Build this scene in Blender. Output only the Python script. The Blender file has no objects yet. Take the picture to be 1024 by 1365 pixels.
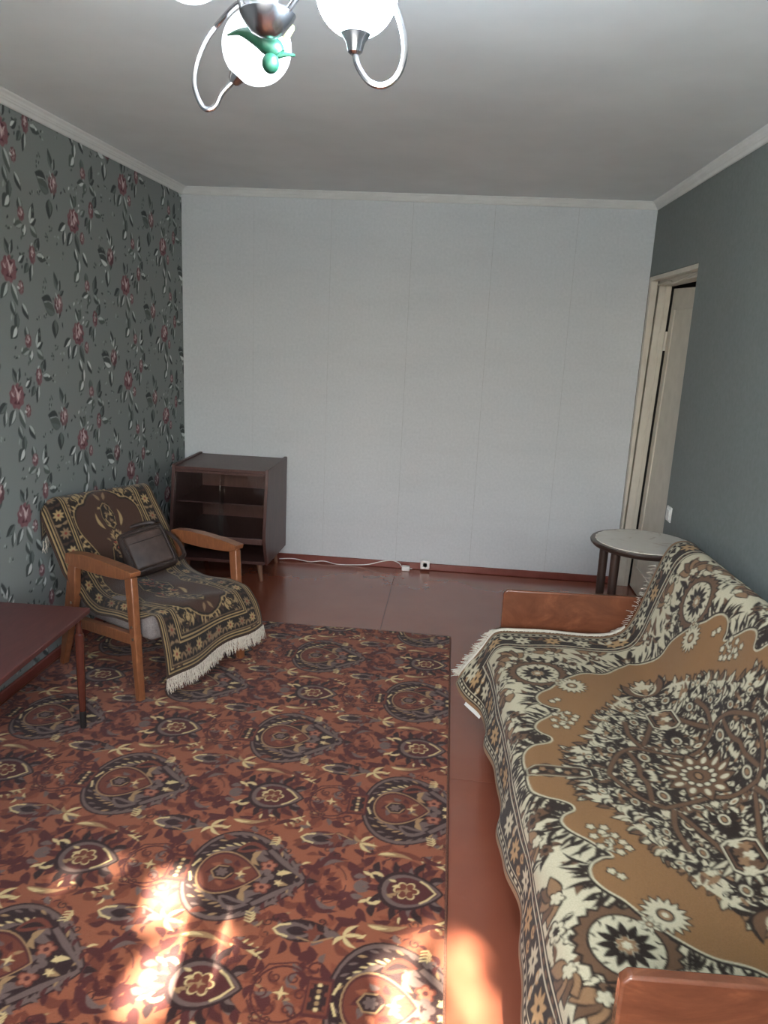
import bpy, bmesh, math, random
import numpy as np
from mathutils import Matrix, Vector

random.seed(7)
rng = np.random.default_rng(11)
scene = bpy.context.scene
COL = scene.collection

# ------------------------------------------------------------------ camera
CAM = np.array([1.87499, -5.25080, 1.65023])
YAW, PITCH, ROLL, FPX = -0.0832019, 0.2328126, 0.0471176, 1024.41
_cy, _sy, _cp, _sp = math.cos(YAW), math.sin(YAW), math.cos(PITCH), math.sin(PITCH)
_f = np.array([_sy * _cp, _cy * _cp, -_sp]); _r = np.array([_cy, -_sy, 0.0]); _u = np.cross(_r, _f)
_r2 = _r * math.cos(ROLL) + _u * math.sin(ROLL); _u2 = -_r * math.sin(ROLL) + _u * math.cos(ROLL)
cd = bpy.data.cameras.new('camera'); cam = bpy.data.objects.new('camera', cd); COL.objects.link(cam)
M = Matrix.Identity(4)
for i in range(3):
    M[i][0], M[i][1], M[i][2], M[i][3] = _r2[i], _u2[i], -_f[i], CAM[i]
cam.matrix_world = M
cd.sensor_fit = 'HORIZONTAL'; cd.sensor_width = 36.0; cd.lens = 36.0 * FPX / 1024.0
cd.clip_start = 0.02; cd.clip_end = 500
scene.camera = cam

# ------------------------------------------------------------------ view, sky, sun, daylight
vs = scene.view_settings
vs.view_transform = 'Standard'; vs.look = 'None'; vs.gamma = 1.0; vs.use_curve_mapping = False
vs.exposure = 1.22
W, H, REAR = 3.067, 2.5, -5.75            # room: x 0..W, y REAR..0, z 0..H
WX0, WX1, WZ0, WZ1 = 0.65, 2.42, 0.80, 2.38   # window in the rear wall
SUN = np.array([-0.106, 1.0, -0.86])      # direction the sunlight travels
world = bpy.data.worlds.new('sky'); scene.world = world; world.use_nodes = True
wn = world.node_tree.nodes; wl = world.node_tree.links; wn.clear()
wo = wn.new('ShaderNodeOutputWorld'); wb = wn.new('ShaderNodeBackground'); sky = wn.new('ShaderNodeTexSky')
sky.sky_type = 'NISHITA'; sky.sun_disc = False; sky.sun_elevation = math.atan(0.9); sky.sun_rotation = math.pi
sky.air_density = 1.0; sky.dust_density = 3.0; sky.ozone_density = 1.0
wmix = wn.new('ShaderNodeMix'); wmix.data_type = 'RGBA'; wmix.inputs[0].default_value = 0.55
wmix.inputs[7].default_value = (3.1, 3.3, 3.38, 1)
wl.new(sky.outputs[0], wmix.inputs[6]); wl.new(wmix.outputs[2], wb.inputs[0]); wb.inputs[1].default_value = 1.45
wl.new(wb.outputs[0], wo.inputs[0])
sl = bpy.data.lights.new('sun', 'SUN'); sl.energy = 85.0; sl.angle = math.radians(0.6); sl.color = (1.0, 0.88, 0.68)
sun = bpy.data.objects.new('sun', sl); COL.objects.link(sun)
sun.rotation_euler = Vector(SUN).to_track_quat('-Z', 'Y').to_euler(); sun.location = (1.5, -12, 9)
pl = bpy.data.lights.new('window_portal', 'AREA'); pl.shape = 'RECTANGLE'; pl.size = WX1 - WX0; pl.size_y = WZ1 - WZ0
pl.cycles.is_portal = True
po = bpy.data.objects.new('window_portal', pl); COL.objects.link(po)
po.location = ((WX0 + WX1) / 2, REAR - 0.22, (WZ0 + WZ1) / 2); po.rotation_euler = (math.radians(90), 0, 0)
scene.cycles.use_denoising = True
scene.cycles.max_bounces = 10; scene.cycles.diffuse_bounces = 6; scene.cycles.caustics_reflective = False; scene.cycles.caustics_refractive = False
scene.cycles.sample_clamp_indirect = 6.0

# ------------------------------------------------------------------ colour + material helpers
def lin(c):
    c = np.asarray(c, float) / 255.0
    return np.where(c <= 0.04045, c / 12.92, ((c + 0.055) / 1.055) ** 2.4)
def L4(c): return tuple(lin(c)) + (1.0,)

def newmat(name):
    m = bpy.data.materials.new(name); m.use_nodes = True
    nt = m.node_tree; nt.nodes.clear()
    out = nt.nodes.new('ShaderNodeOutputMaterial'); b = nt.nodes.new('ShaderNodeBsdfPrincipled')
    nt.links.new(b.outputs[0], out.inputs[0])
    return m, nt, b
def coords(nt, scale=(1, 1, 1)):
    tc = nt.nodes.new('ShaderNodeTexCoord'); mp = nt.nodes.new('ShaderNodeMapping'); mp.inputs['Scale'].default_value = scale
    nt.links.new(tc.outputs['Object'], mp.inputs[0]); return mp.outputs[0]
def noise(nt, vec, scale, detail=4, rough=0.55, dist=0.0):
    n = nt.nodes.new('ShaderNodeTexNoise'); n.inputs['Scale'].default_value = scale; n.inputs['Detail'].default_value = detail
    n.inputs['Roughness'].default_value = rough; n.inputs['Distortion'].default_value = dist
    nt.links.new(vec, n.inputs['Vector']); return n.outputs['Fac']
def ramp(nt, fac, stops):
    r = nt.nodes.new('ShaderNodeValToRGB'); e = r.color_ramp.elements
    while len(e) < len(stops): e.new(0.5)
    for k, (p, c) in enumerate(stops): e[k].position = p; e[k].color = L4(c)
    nt.links.new(fac, r.inputs[0]); return r.outputs[0]
def bump(nt, b, height, strength, dist=0.002):
    n = nt.nodes.new('ShaderNodeBump'); n.inputs['Strength'].default_value = strength; n.inputs['Distance'].default_value = dist
    nt.links.new(height, n.inputs['Height']); nt.links.new(n.outputs[0], b.inputs['Normal'])

def plain(name, c, rough=0.6, var=8, scale=12, bmp=0.0, bscale=200, metal=0.0, spec=0.5, coat=0.0, stretch=(1, 1, 1)):
    m, nt, b = newmat(name); v = coords(nt, stretch)
    c = np.asarray(c, float)
    nt.links.new(ramp(nt, noise(nt, v, scale), [(0.3, np.clip(c - var, 0, 255)), (0.7, np.clip(c + var, 0, 255))]), b.inputs['Base Color'])
    b.inputs['Roughness'].default_value = rough; b.inputs['Metallic'].default_value = metal; b.inputs['Specular IOR Level'].default_value = spec
    b.inputs['Coat Weight'].default_value = coat
    if bmp: bump(nt, b, noise(nt, v, bscale, 3), bmp)
    return m
def wood(name, dark, light, rough=0.4, axis=(1, 1, 1), scale=6, coat=0.2, dist=1.2):
    m, nt, b = newmat(name); v = coords(nt, axis)
    f1 = noise(nt, v, scale, 6, 0.6, dist)
    nt.links.new(ramp(nt, f1, [(0.25, dark), (0.55, (np.asarray(dark) + np.asarray(light)) / 2), (0.75, light)]), b.inputs['Base Color'])
    b.inputs['Roughness'].default_value = rough; b.inputs['Coat Weight'].default_value = coat; b.inputs['Coat Roughness'].default_value = 0.25
    bump(nt, b, noise(nt, v, scale * 6, 3), 0.06)
    return m
def painted(name, rough=0.9, bmp=0.3, bscale=700, sheen=0.0, spec=0.2):
    """colour comes from the mesh's woven / printed colour attribute, relief from noise"""
    m, nt, b = newmat(name)
    a = nt.nodes.new('ShaderNodeAttribute'); a.attribute_name = 'print'
    v = coords(nt); n = noise(nt, v, 260, 2)
    mx = nt.nodes.new('ShaderNodeMix'); mx.data_type = 'RGBA'; mx.blend_type = 'MULTIPLY'; mx.inputs[0].default_value = 0.35
    nt.links.new(a.outputs['Color'], mx.inputs[6]); nt.links.new(ramp(nt, n, [(0.25, (190, 190, 190)), (0.7, (255, 255, 255))]), mx.inputs[7])
    nt.links.new(mx.outputs[2], b.inputs['Base Color'])
    b.inputs['Roughness'].default_value = rough; b.inputs['Specular IOR Level'].default_value = spec
    b.inputs['Sheen Weight'].default_value = sheen
    bump(nt, b, noise(nt, v, bscale, 2), bmp, 0.003)
    return m

# ------------------------------------------------------------------ mesh helpers
def setp(o, label=None, cat=None, group=None, kind=None):
    if label: o['label'] = label
    if cat: o['category'] = cat
    if group: o['group'] = group
    if kind: o['kind'] = kind
    return o
def empty(name, loc=(0, 0, 0), rz=0.0, label=None, cat=None, group=None, kind=None):
    o = bpy.data.objects.new(name, None); COL.objects.link(o); o.location = loc; o.rotation_euler = (0, 0, rz)
    o.empty_display_size = 0.1
    return setp(o, label, cat, group, kind)
def link(name, me, mat, parent=None, smooth=False):
    o = bpy.data.objects.new(name, me); COL.objects.link(o)
    if mat: me.materials.append(mat)
    if parent: o.parent = parent
    if smooth:
        me.polygons.foreach_set('use_smooth', np.ones(len(me.polygons), bool))
    return o
def fin(bm, name, mat, parent=None, bevel=0.0, seg=2, smooth=False, auto=False):
    bmesh.ops.recalc_face_normals(bm, faces=bm.faces)
    me = bpy.data.meshes.new(name); bm.to_mesh(me); bm.free()
    o = link(name, me, mat, parent, smooth or auto)
    if bevel:
        md = o.modifiers.new('bevel', 'BEVEL'); md.width = bevel; md.segments = seg; md.limit_method = 'ANGLE'; md.angle_limit = math.radians(40)
    if auto and not smooth:
        try: me.set_sharp_from_angle(angle=math.radians(35))
        except Exception: pass
    return o
def add_box(bm, x0, x1, y0, y1, z0, z1, mat=None):
    vs_ = [bm.verts.new(p) for p in [(x0, y0, z0), (x1, y0, z0), (x1, y1, z0), (x0, y1, z0), (x0, y0, z1), (x1, y0, z1), (x1, y1, z1), (x0, y1, z1)]]
    for f in [(3, 2, 1, 0), (4, 5, 6, 7), (0, 1, 5, 4), (1, 2, 6, 5), (2, 3, 7, 6), (3, 0, 4, 7)]: bm.faces.new([vs_[i] for i in f])
    if mat is not None: bmesh.ops.transform(bm, matrix=mat, verts=vs_)
    return vs_
def box(name, x0, x1, y0, y1, z0, z1, mat, parent=None, bevel=0.0, seg=2, smooth=False):
    bm = bmesh.new(); add_box(bm, x0, x1, y0, y1, z0, z1); return fin(bm, name, mat, parent, bevel, seg, auto=bool(bevel))
def hexa(name, pts, mat, parent=None, bevel=0.0):
    """8 corner points: 4 bottom loop, 4 top loop"""
    bm = bmesh.new(); v = [bm.verts.new(tuple(p)) for p in pts]
    for f in [(3, 2, 1, 0), (4, 5, 6, 7), (0, 1, 5, 4), (1, 2, 6, 5), (2, 3, 7, 6), (3, 0, 4, 7)]: bm.faces.new([v[i] for i in f])
    return fin(bm, name, mat, parent, bevel, auto=bool(bevel))
def prism(name, poly, axis, a0, a1, mat, parent=None, bevel=0.0, seg=2):
    """extrude a polygon; axis 0: poly is (y,z), 1: (x,z), 2: (x,y)"""
    bm = bmesh.new()
    def P(p, a): return {0: (a, p[0], p[1]), 1: (p[0], a, p[1]), 2: (p[0], p[1], a)}[axis]
    lo = [bm.verts.new(P(p, a0)) for p in poly]; hi = [bm.verts.new(P(p, a1)) for p in poly]
    bm.faces.new(lo); bm.faces.new(hi[::-1]); n = len(poly)
    for i in range(n): bm.faces.new([lo[i], lo[(i + 1) % n], hi[(i + 1) % n], hi[i]])
    return fin(bm, name, mat, parent, bevel, seg, auto=bool(bevel))
def add_lathe(bm, prof, n=32, cx=0, cy=0, cz=0):
    rings = []
    for r, z in prof:
        if r < 1e-5: rings.append([bm.verts.new((cx, cy, cz + z))])
        else: rings.append([bm.verts.new((cx + r * math.cos(2 * math.pi * k / n), cy + r * math.sin(2 * math.pi * k / n), cz + z)) for k in range(n)])
    vs_ = [v for r_ in rings for v in r_]
    for a, b in zip(rings[:-1], rings[1:]):
        for k in range(n):
            k2 = (k + 1) % n
            if len(a) == 1 and len(b) == 1: continue
            if len(a) == 1: bm.faces.new([a[0], b[k2], b[k]])
            elif len(b) == 1: bm.faces.new([a[k], a[k2], b[0]])
            else: bm.faces.new([a[k], a[k2], b[k2], b[k]])
    if len(rings[0]) > 1: bm.faces.new(rings[0][::-1])
    if len(rings[-1]) > 1: bm.faces.new(rings[-1])
    return vs_
def lathe(name, prof, mat, parent=None, n=32, at=(0, 0, 0), direction=None, auto=True):
    bm = bmesh.new(); v = add_lathe(bm, prof, n)
    m = Matrix.Translation(at)
    if direction is not None: m = m @ Vector(direction).to_track_quat('Z', 'Y').to_matrix().to_4x4()
    bmesh.ops.transform(bm, matrix=m, verts=v)
    return fin(bm, name, mat, parent, auto=auto)
def add_tube(bm, pts, rad, n=8):
    pts = [Vector(p) for p in pts]; rads = rad if hasattr(rad, '__len__') else [rad] * len(pts)
    up = Vector((0, 0, 1)); rings = []; prev = None
    for i, p in enumerate(pts):
        d = (pts[min(i + 1, len(pts) - 1)] - pts[max(i - 1, 0)]).normalized()
        if prev is None:
            s = d.cross(up)
            if s.length < 1e-3: s = d.cross(Vector((1, 0, 0)))
        else: s = prev - d * prev.dot(d)
        s.normalize(); prev = s; t = d.cross(s)
        rings.append([bm.verts.new(p + (s * math.cos(2 * math.pi * k / n) + t * math.sin(2 * math.pi * k / n)) * rads[i]) for k in range(n)])
    for a, b in zip(rings[:-1], rings[1:]):
        for k in range(n): bm.faces.new([a[k], a[(k + 1) % n], b[(k + 1) % n], b[k]])
    bm.faces.new(rings[0][::-1]); bm.faces.new(rings[-1])
def tube(name, pts, rad, mat, parent=None, n=8):
    bm = bmesh.new(); add_tube(bm, pts, rad, n); return fin(bm, name, mat, parent, auto=True)
def catmull(P, n=12):
    P = np.asarray(P, float); Q = np.vstack([2 * P[0] - P[1], P, 2 * P[-1] - P[-2]]); out = []
    for i in range(1, len(Q) - 2):
        t = np.linspace(0, 1, n, endpoint=False)[:, None]; p0, p1, p2, p3 = Q[i - 1:i + 3]
        out.append(.5 * ((2 * p1) + (-p0 + p2) * t + (2 * p0 - 5 * p1 + 4 * p2 - p3) * t * t + (-p0 + 3 * p1 - 3 * p2 + p3) * t ** 3))
    return np.vstack(out + [P[-1:]])
def gridmesh(name, V, colors=None, mat=None, parent=None, smooth=True, flip=False):
    """V: (n,m,3) array of points -> quads, optional (n,m,3) linear colours stored as attribute 'print'"""
    n, m = V.shape[:2]; me = bpy.data.meshes.new(name)
    me.vertices.add(n * m); me.vertices.foreach_set('co', np.ascontiguousarray(V, np.float32).ravel())
    idx = np.arange(n * m).reshape(n, m)
    q = np.stack([idx[:-1, :-1], idx[1:, :-1], idx[1:, 1:], idx[:-1, 1:]], -1).reshape(-1, 4)
    if flip: q = q[:, ::-1]
    k = len(q); me.loops.add(4 * k); me.loops.foreach_set('vertex_index', np.ascontiguousarray(q, np.int32).ravel())
    me.polygons.add(k); me.polygons.foreach_set('loop_start', np.arange(k, dtype=np.int32) * 4)
    me.update(calc_edges=True); me.validate()
    if colors is not None:
        at = me.color_attributes.new('print', 'FLOAT_COLOR', 'POINT')
        c4 = np.ones((n * m, 4), np.float32); c4[:, :3] = colors.reshape(-1, 3); at.data.foreach_set('color', c4.ravel())
    return link(name, me, mat, parent, smooth)
def rounded(name, x0, x1, y0, y1, z0, z1, r, mat, parent=None, seg=4, m4=None, puff=None):
    bm = bmesh.new(); v = add_box(bm, x0, x1, y0, y1, z0, z1)
    bmesh.ops.bevel(bm, geom=list(bm.edges), offset=r, segments=seg, profile=0.5, affect='EDGES')
    if puff: puff(bm)
    if m4 is not None: bmesh.ops.transform(bm, matrix=m4, verts=bm.verts)
    return fin(bm, name, mat, parent, smooth=False, auto=True)

# ------------------------------------------------------------------ painter: draws flat prints and weaves into arrays
class Paint:
    def __init__(s, w, h, res, bg, wrap, x0=0.0, y0=0.0):
        s.nx, s.ny = int(round(w / res)), int(round(h / res)); s.px, s.py = s.nx / w, s.ny / h
        s.a = np.empty((s.ny, s.nx, 3), np.float32); s.a[:] = lin(bg); s.wrap = wrap; s.x0, s.y0 = x0, y0
    def poly(s, pts, col, alpha=1.0):
        P = (np.asarray(pts, float) - (s.x0, s.y0)) * (s.px, s.py)
        xa, ya = np.floor(P.min(0)).astype(int); xb, yb = np.ceil(P.max(0)).astype(int) + 1
        if not s.wrap:
            xa, ya, xb, yb = max(xa, 0), max(ya, 0), min(xb, s.nx), min(yb, s.ny)
        if xb <= xa or yb <= ya: return
        X = (np.arange((xb - xa) * 2) + 0.5) / 2 + xa; Y = (np.arange((yb - ya) * 2) + 0.5) / 2 + ya
        ins = np.zeros((len(Y), len(X)), bool); Q = np.roll(P, -1, 0)
        for (ax, ay), (bx, by) in zip(P, Q):
            if ay == by: continue
            c = (ay > Y) != (by > Y)
            if not c.any(): continue
            xi = ax + (Y[c] - ay) * (bx - ax) / (by - ay)
            ins[c] ^= X[None, :] < xi[:, None]
        cov = ins.reshape(yb - ya, 2, xb - xa, 2).mean((1, 3))[..., None] * alpha
        ix = np.ix_(np.arange(ya, yb) % s.ny, np.arange(xa, xb) % s.nx)
        s.a[ix] = s.a[ix] * (1 - cov) + lin(col) * cov
    def sample(s, x, y):
        fx = (np.asarray(x) - s.x0) * s.px - 0.5; fy = (np.asarray(y) - s.y0) * s.py - 0.5
        ix = np.floor(fx).astype(int); iy = np.floor(fy).astype(int); tx = (fx - ix)[..., None]; ty = (fy - iy)[..., None]
        if s.wrap: g = lambda i, j: s.a[j % s.ny, i % s.nx]
        else: g = lambda i, j: s.a[np.clip(j, 0, s.ny - 1), np.clip(i, 0, s.nx - 1)]
        return (g(ix, iy) * (1 - tx) + g(ix + 1, iy) * tx) * (1 - ty) + (g(ix, iy + 1) * (1 - tx) + g(ix + 1, iy + 1) * tx) * ty
def xf(p, at=(0, 0), ang=0.0, sc=1.0, flip=1):
    p = np.asarray(p, float) * (1, flip) * sc; c, s_ = math.cos(ang), math.sin(ang)
    return np.stack([p[:, 0] * c - p[:, 1] * s_ + at[0], p[:, 0] * s_ + p[:, 1] * c + at[1]], 1)
def leaf(L=1.0, w=0.3, bend=0.0, n=8):
    t = np.linspace(0, 1, n); hw = w * .5 * np.sin(np.pi * t ** 0.8); cy = bend * L * np.sin(np.pi * t * .9)
    return np.vstack([np.stack([t * L, cy + hw], 1), np.stack([t * L, cy - hw], 1)[::-1][1:-1]])
def ell(a, b, n=16):
    t = np.linspace(0, 2 * np.pi, n, endpoint=False); return np.stack([a * np.cos(t), b * np.sin(t)], 1)
def flower(n, r, dep=0.4, k=6):
    t = np.linspace(0, 2 * np.pi, n * k, endpoint=False); R = r * (1 - dep + dep * np.abs(np.cos(n * t / 2)) ** .8)
    return np.stack([R * np.cos(t), R * np.sin(t)], 1)
def star(n, r0, r1, ph=0.0):
    t = np.arange(2 * n) * np.pi / n + ph; R = np.where(np.arange(2 * n) % 2 == 0, r1, r0); return np.stack([R * np.cos(t), R * np.sin(t)], 1)
def drop(L, w, m=1.0, n=40):
    t = np.linspace(0, 2 * np.pi, n, endpoint=False); y = np.sin(t) * np.abs(np.sin(t / 2)) ** m
    return np.stack([L / 2 * np.cos(t), w / 2 * y / y.max()], 1)
def stroke(pts, w):
    pts = np.asarray(pts, float); d = np.gradient(pts, axis=0); d /= np.hypot(*d.T)[:, None] + 1e-9; nn = np.stack([-d[:, 1], d[:, 0]], 1)
    ww = (np.asarray(w) if hasattr(w, '__len__') else np.full(len(pts), w))[:, None] / 2
    return np.vstack([pts + nn * ww, (pts - nn * ww)[::-1]])
def ring(P, pts, w, col):
    pts = np.asarray(pts); P.poly(stroke(np.vstack([pts, pts[:2]]), w), col)
def curl(r, turns=1.1, n=14):
    t = np.linspace(0, turns * 2 * np.pi, n); R = r * (1 - t / t[-1] * .75); return np.stack([R * np.cos(t) - r, R * np.sin(t)], 1)
def smooth(t): t = np.clip(t, 0, 1); return t * t * (3 - 2 * t)

# ================================================================== prints
PI = math.pi
# ---- rose wallpaper tile (u = along the wall, v = up)
def make_wallpaper():
    T = Paint(1.152, 0.527, 0.0024, (140, 147, 145), True)
    r_ = random.Random(3)
    DG = [(82, 90, 88), (98, 106, 103), (72, 78, 78)]; LG = [(222, 228, 226), (196, 204, 202), (168, 176, 174), (112, 120, 118)]
    def lf(x, y, ang, L=.05, w=.026):
        T.poly(xf(leaf(L, w), (x, y), ang), r_.choice(DG))
        T.poly(xf(leaf(L * .8, w * .42, 0.09), (x, y), ang + .1), r_.choice(LG))
    def sprig(x, y, ang):
        for k in range(4):
            a = ang + r_.uniform(-.8, .8); d = r_.uniform(.0, .035)
            T.poly(xf(leaf(.018, .009), (x + d * math.cos(a), y + d * math.sin(a)), a), r_.choice(DG + LG[2:]))
    def rose(x, y, rx, ry, pale=0.0):
        red = np.array([126, 86, 92]); pink = np.array([226, 204, 204]); deep = np.array([92, 52, 60])
        for k in range(9):
            a = k * .7; T.poly(xf(flower(5, 1, .18), (0, 0), a) * (rx * .42, ry * .42) + (x + rx * .5 * math.cos(a), y + ry * .45 * math.sin(a)),
                               red * (1 - pale * .25) + (pink - red) * r_.uniform(0, .2 + pale * .35))
        for k in range(8):
            a = 1.3 + k * 2.4; d = r_.uniform(.15, .55); cx, cy = x + rx * d * math.cos(a), y + ry * d * math.sin(a)
            c = [deep, pink, red, red * .6 + pink * .4][k % 4]
            T.poly(xf(leaf(1, .5, .25), (-.5, 0), 0) * (rx * .75, ry * .6) @ np.array([[math.cos(a + 1.4), math.sin(a + 1.4)], [-math.sin(a + 1.4), math.cos(a + 1.4)]]) + (cx, cy), c, .85)
        for k in range(6):
            a = r_.uniform(0, 6.28); T.poly(xf(leaf(rx * .5, rx * .13, .2), (x + rx * .3 * math.cos(a), y + ry * .35 * math.sin(a)), r_.uniform(.8, 2.3)), pink + r_.uniform(-15, 15), .9)
    for (ox, oy) in ((0, 0), (.576, .2635)):
        # positions measured relative to the large rose
        for (x, y, a, L, w) in [(.02, .05, 1.9, .06, .03), (.03, .055, 1.2, .055, .026), (-.06, -.03, 3.6, .07, .035), (-.07, -.06, 4.4, .06, .03), (.09, .03, .5, .05, .03),
                                (.0, -.06, 4.0, .075, .04), (.03, -.06, 5.1, .085, .036), (.23, .085, 1.0, .06, .04), (.24, .07, -.2, .07, .034), (.2, .03, 4.4, .07, .03), (.17, .03, 4.0, .05, .03),
                                (.02, -.13, 5.0, .06, .034), (.10, -.14, 5.3, .07, .034), (.06, -.18, 4.5, .07, .036), (.05, -.24, 3.9, .06, .05), (.12, -.235, 4.9, .06, .036),
                                (.2, -.33, 1.2, .08, .04), (.2, -.33, .4, .05, .03), (.16, -.34, 4.3, .05, .034), (.2, -.34, 5.6, .06, .036), (.14, -.34, 3.3, .06, .03),
                                (-.165, .19, 1.9, .075, .032), (-.16, .185, 1.2, .05, .026), (-.15, .17, .5, .04, .02), (-.22, .13, 2.9, .08, .05), (-.2, .085, 2.7, .09, .05), (-.17, .06, 1.35, .075, .034), (-.2, .06, 4.6, .075, .05)]:
            lf(ox + x, oy + y, a, L * 1.2, w * 1.2)
        for (x, y, a) in [(-.17, -.06, 3), (-.13, -.09, 4), (-.3, .16, 1), (-.34, .05, 2), (.06, -.36, 4), (.31, .05, 0), (.3, -.02, 5), (.28, -.2, 1), (-.1, -.2, 2), (-.22, -.12, 3), (.25, -.4, 4)]:
            sprig(ox + x, oy + y, a)
        rose(ox + .018, oy - .005, .066, .066)
        rose(ox - .163, oy + .13, .045, .055, .9)
        rose(ox + .205, oy + .07, .03, .05, .2)
        rose(ox + .10, oy - .075, .026, .036, .5)
        rose(ox + .133, oy - .3, .03, .036, .3)
        for k in range(26):
            a_ = r_.uniform(0, 6.28); x_, y_ = ox + r_.choice([.018, -.163, .2, .13]) + .085 * math.cos(a_) * r_.uniform(.8, 1.2), oy + r_.choice([0, .13, .07, -.3]) + .085 * math.sin(a_)
            T.poly(xf(leaf(r_.uniform(.015, .034), .011), (x_, y_), a_ + r_.uniform(-.6, .6)), r_.choice(DG + LG))
    return T

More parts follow.
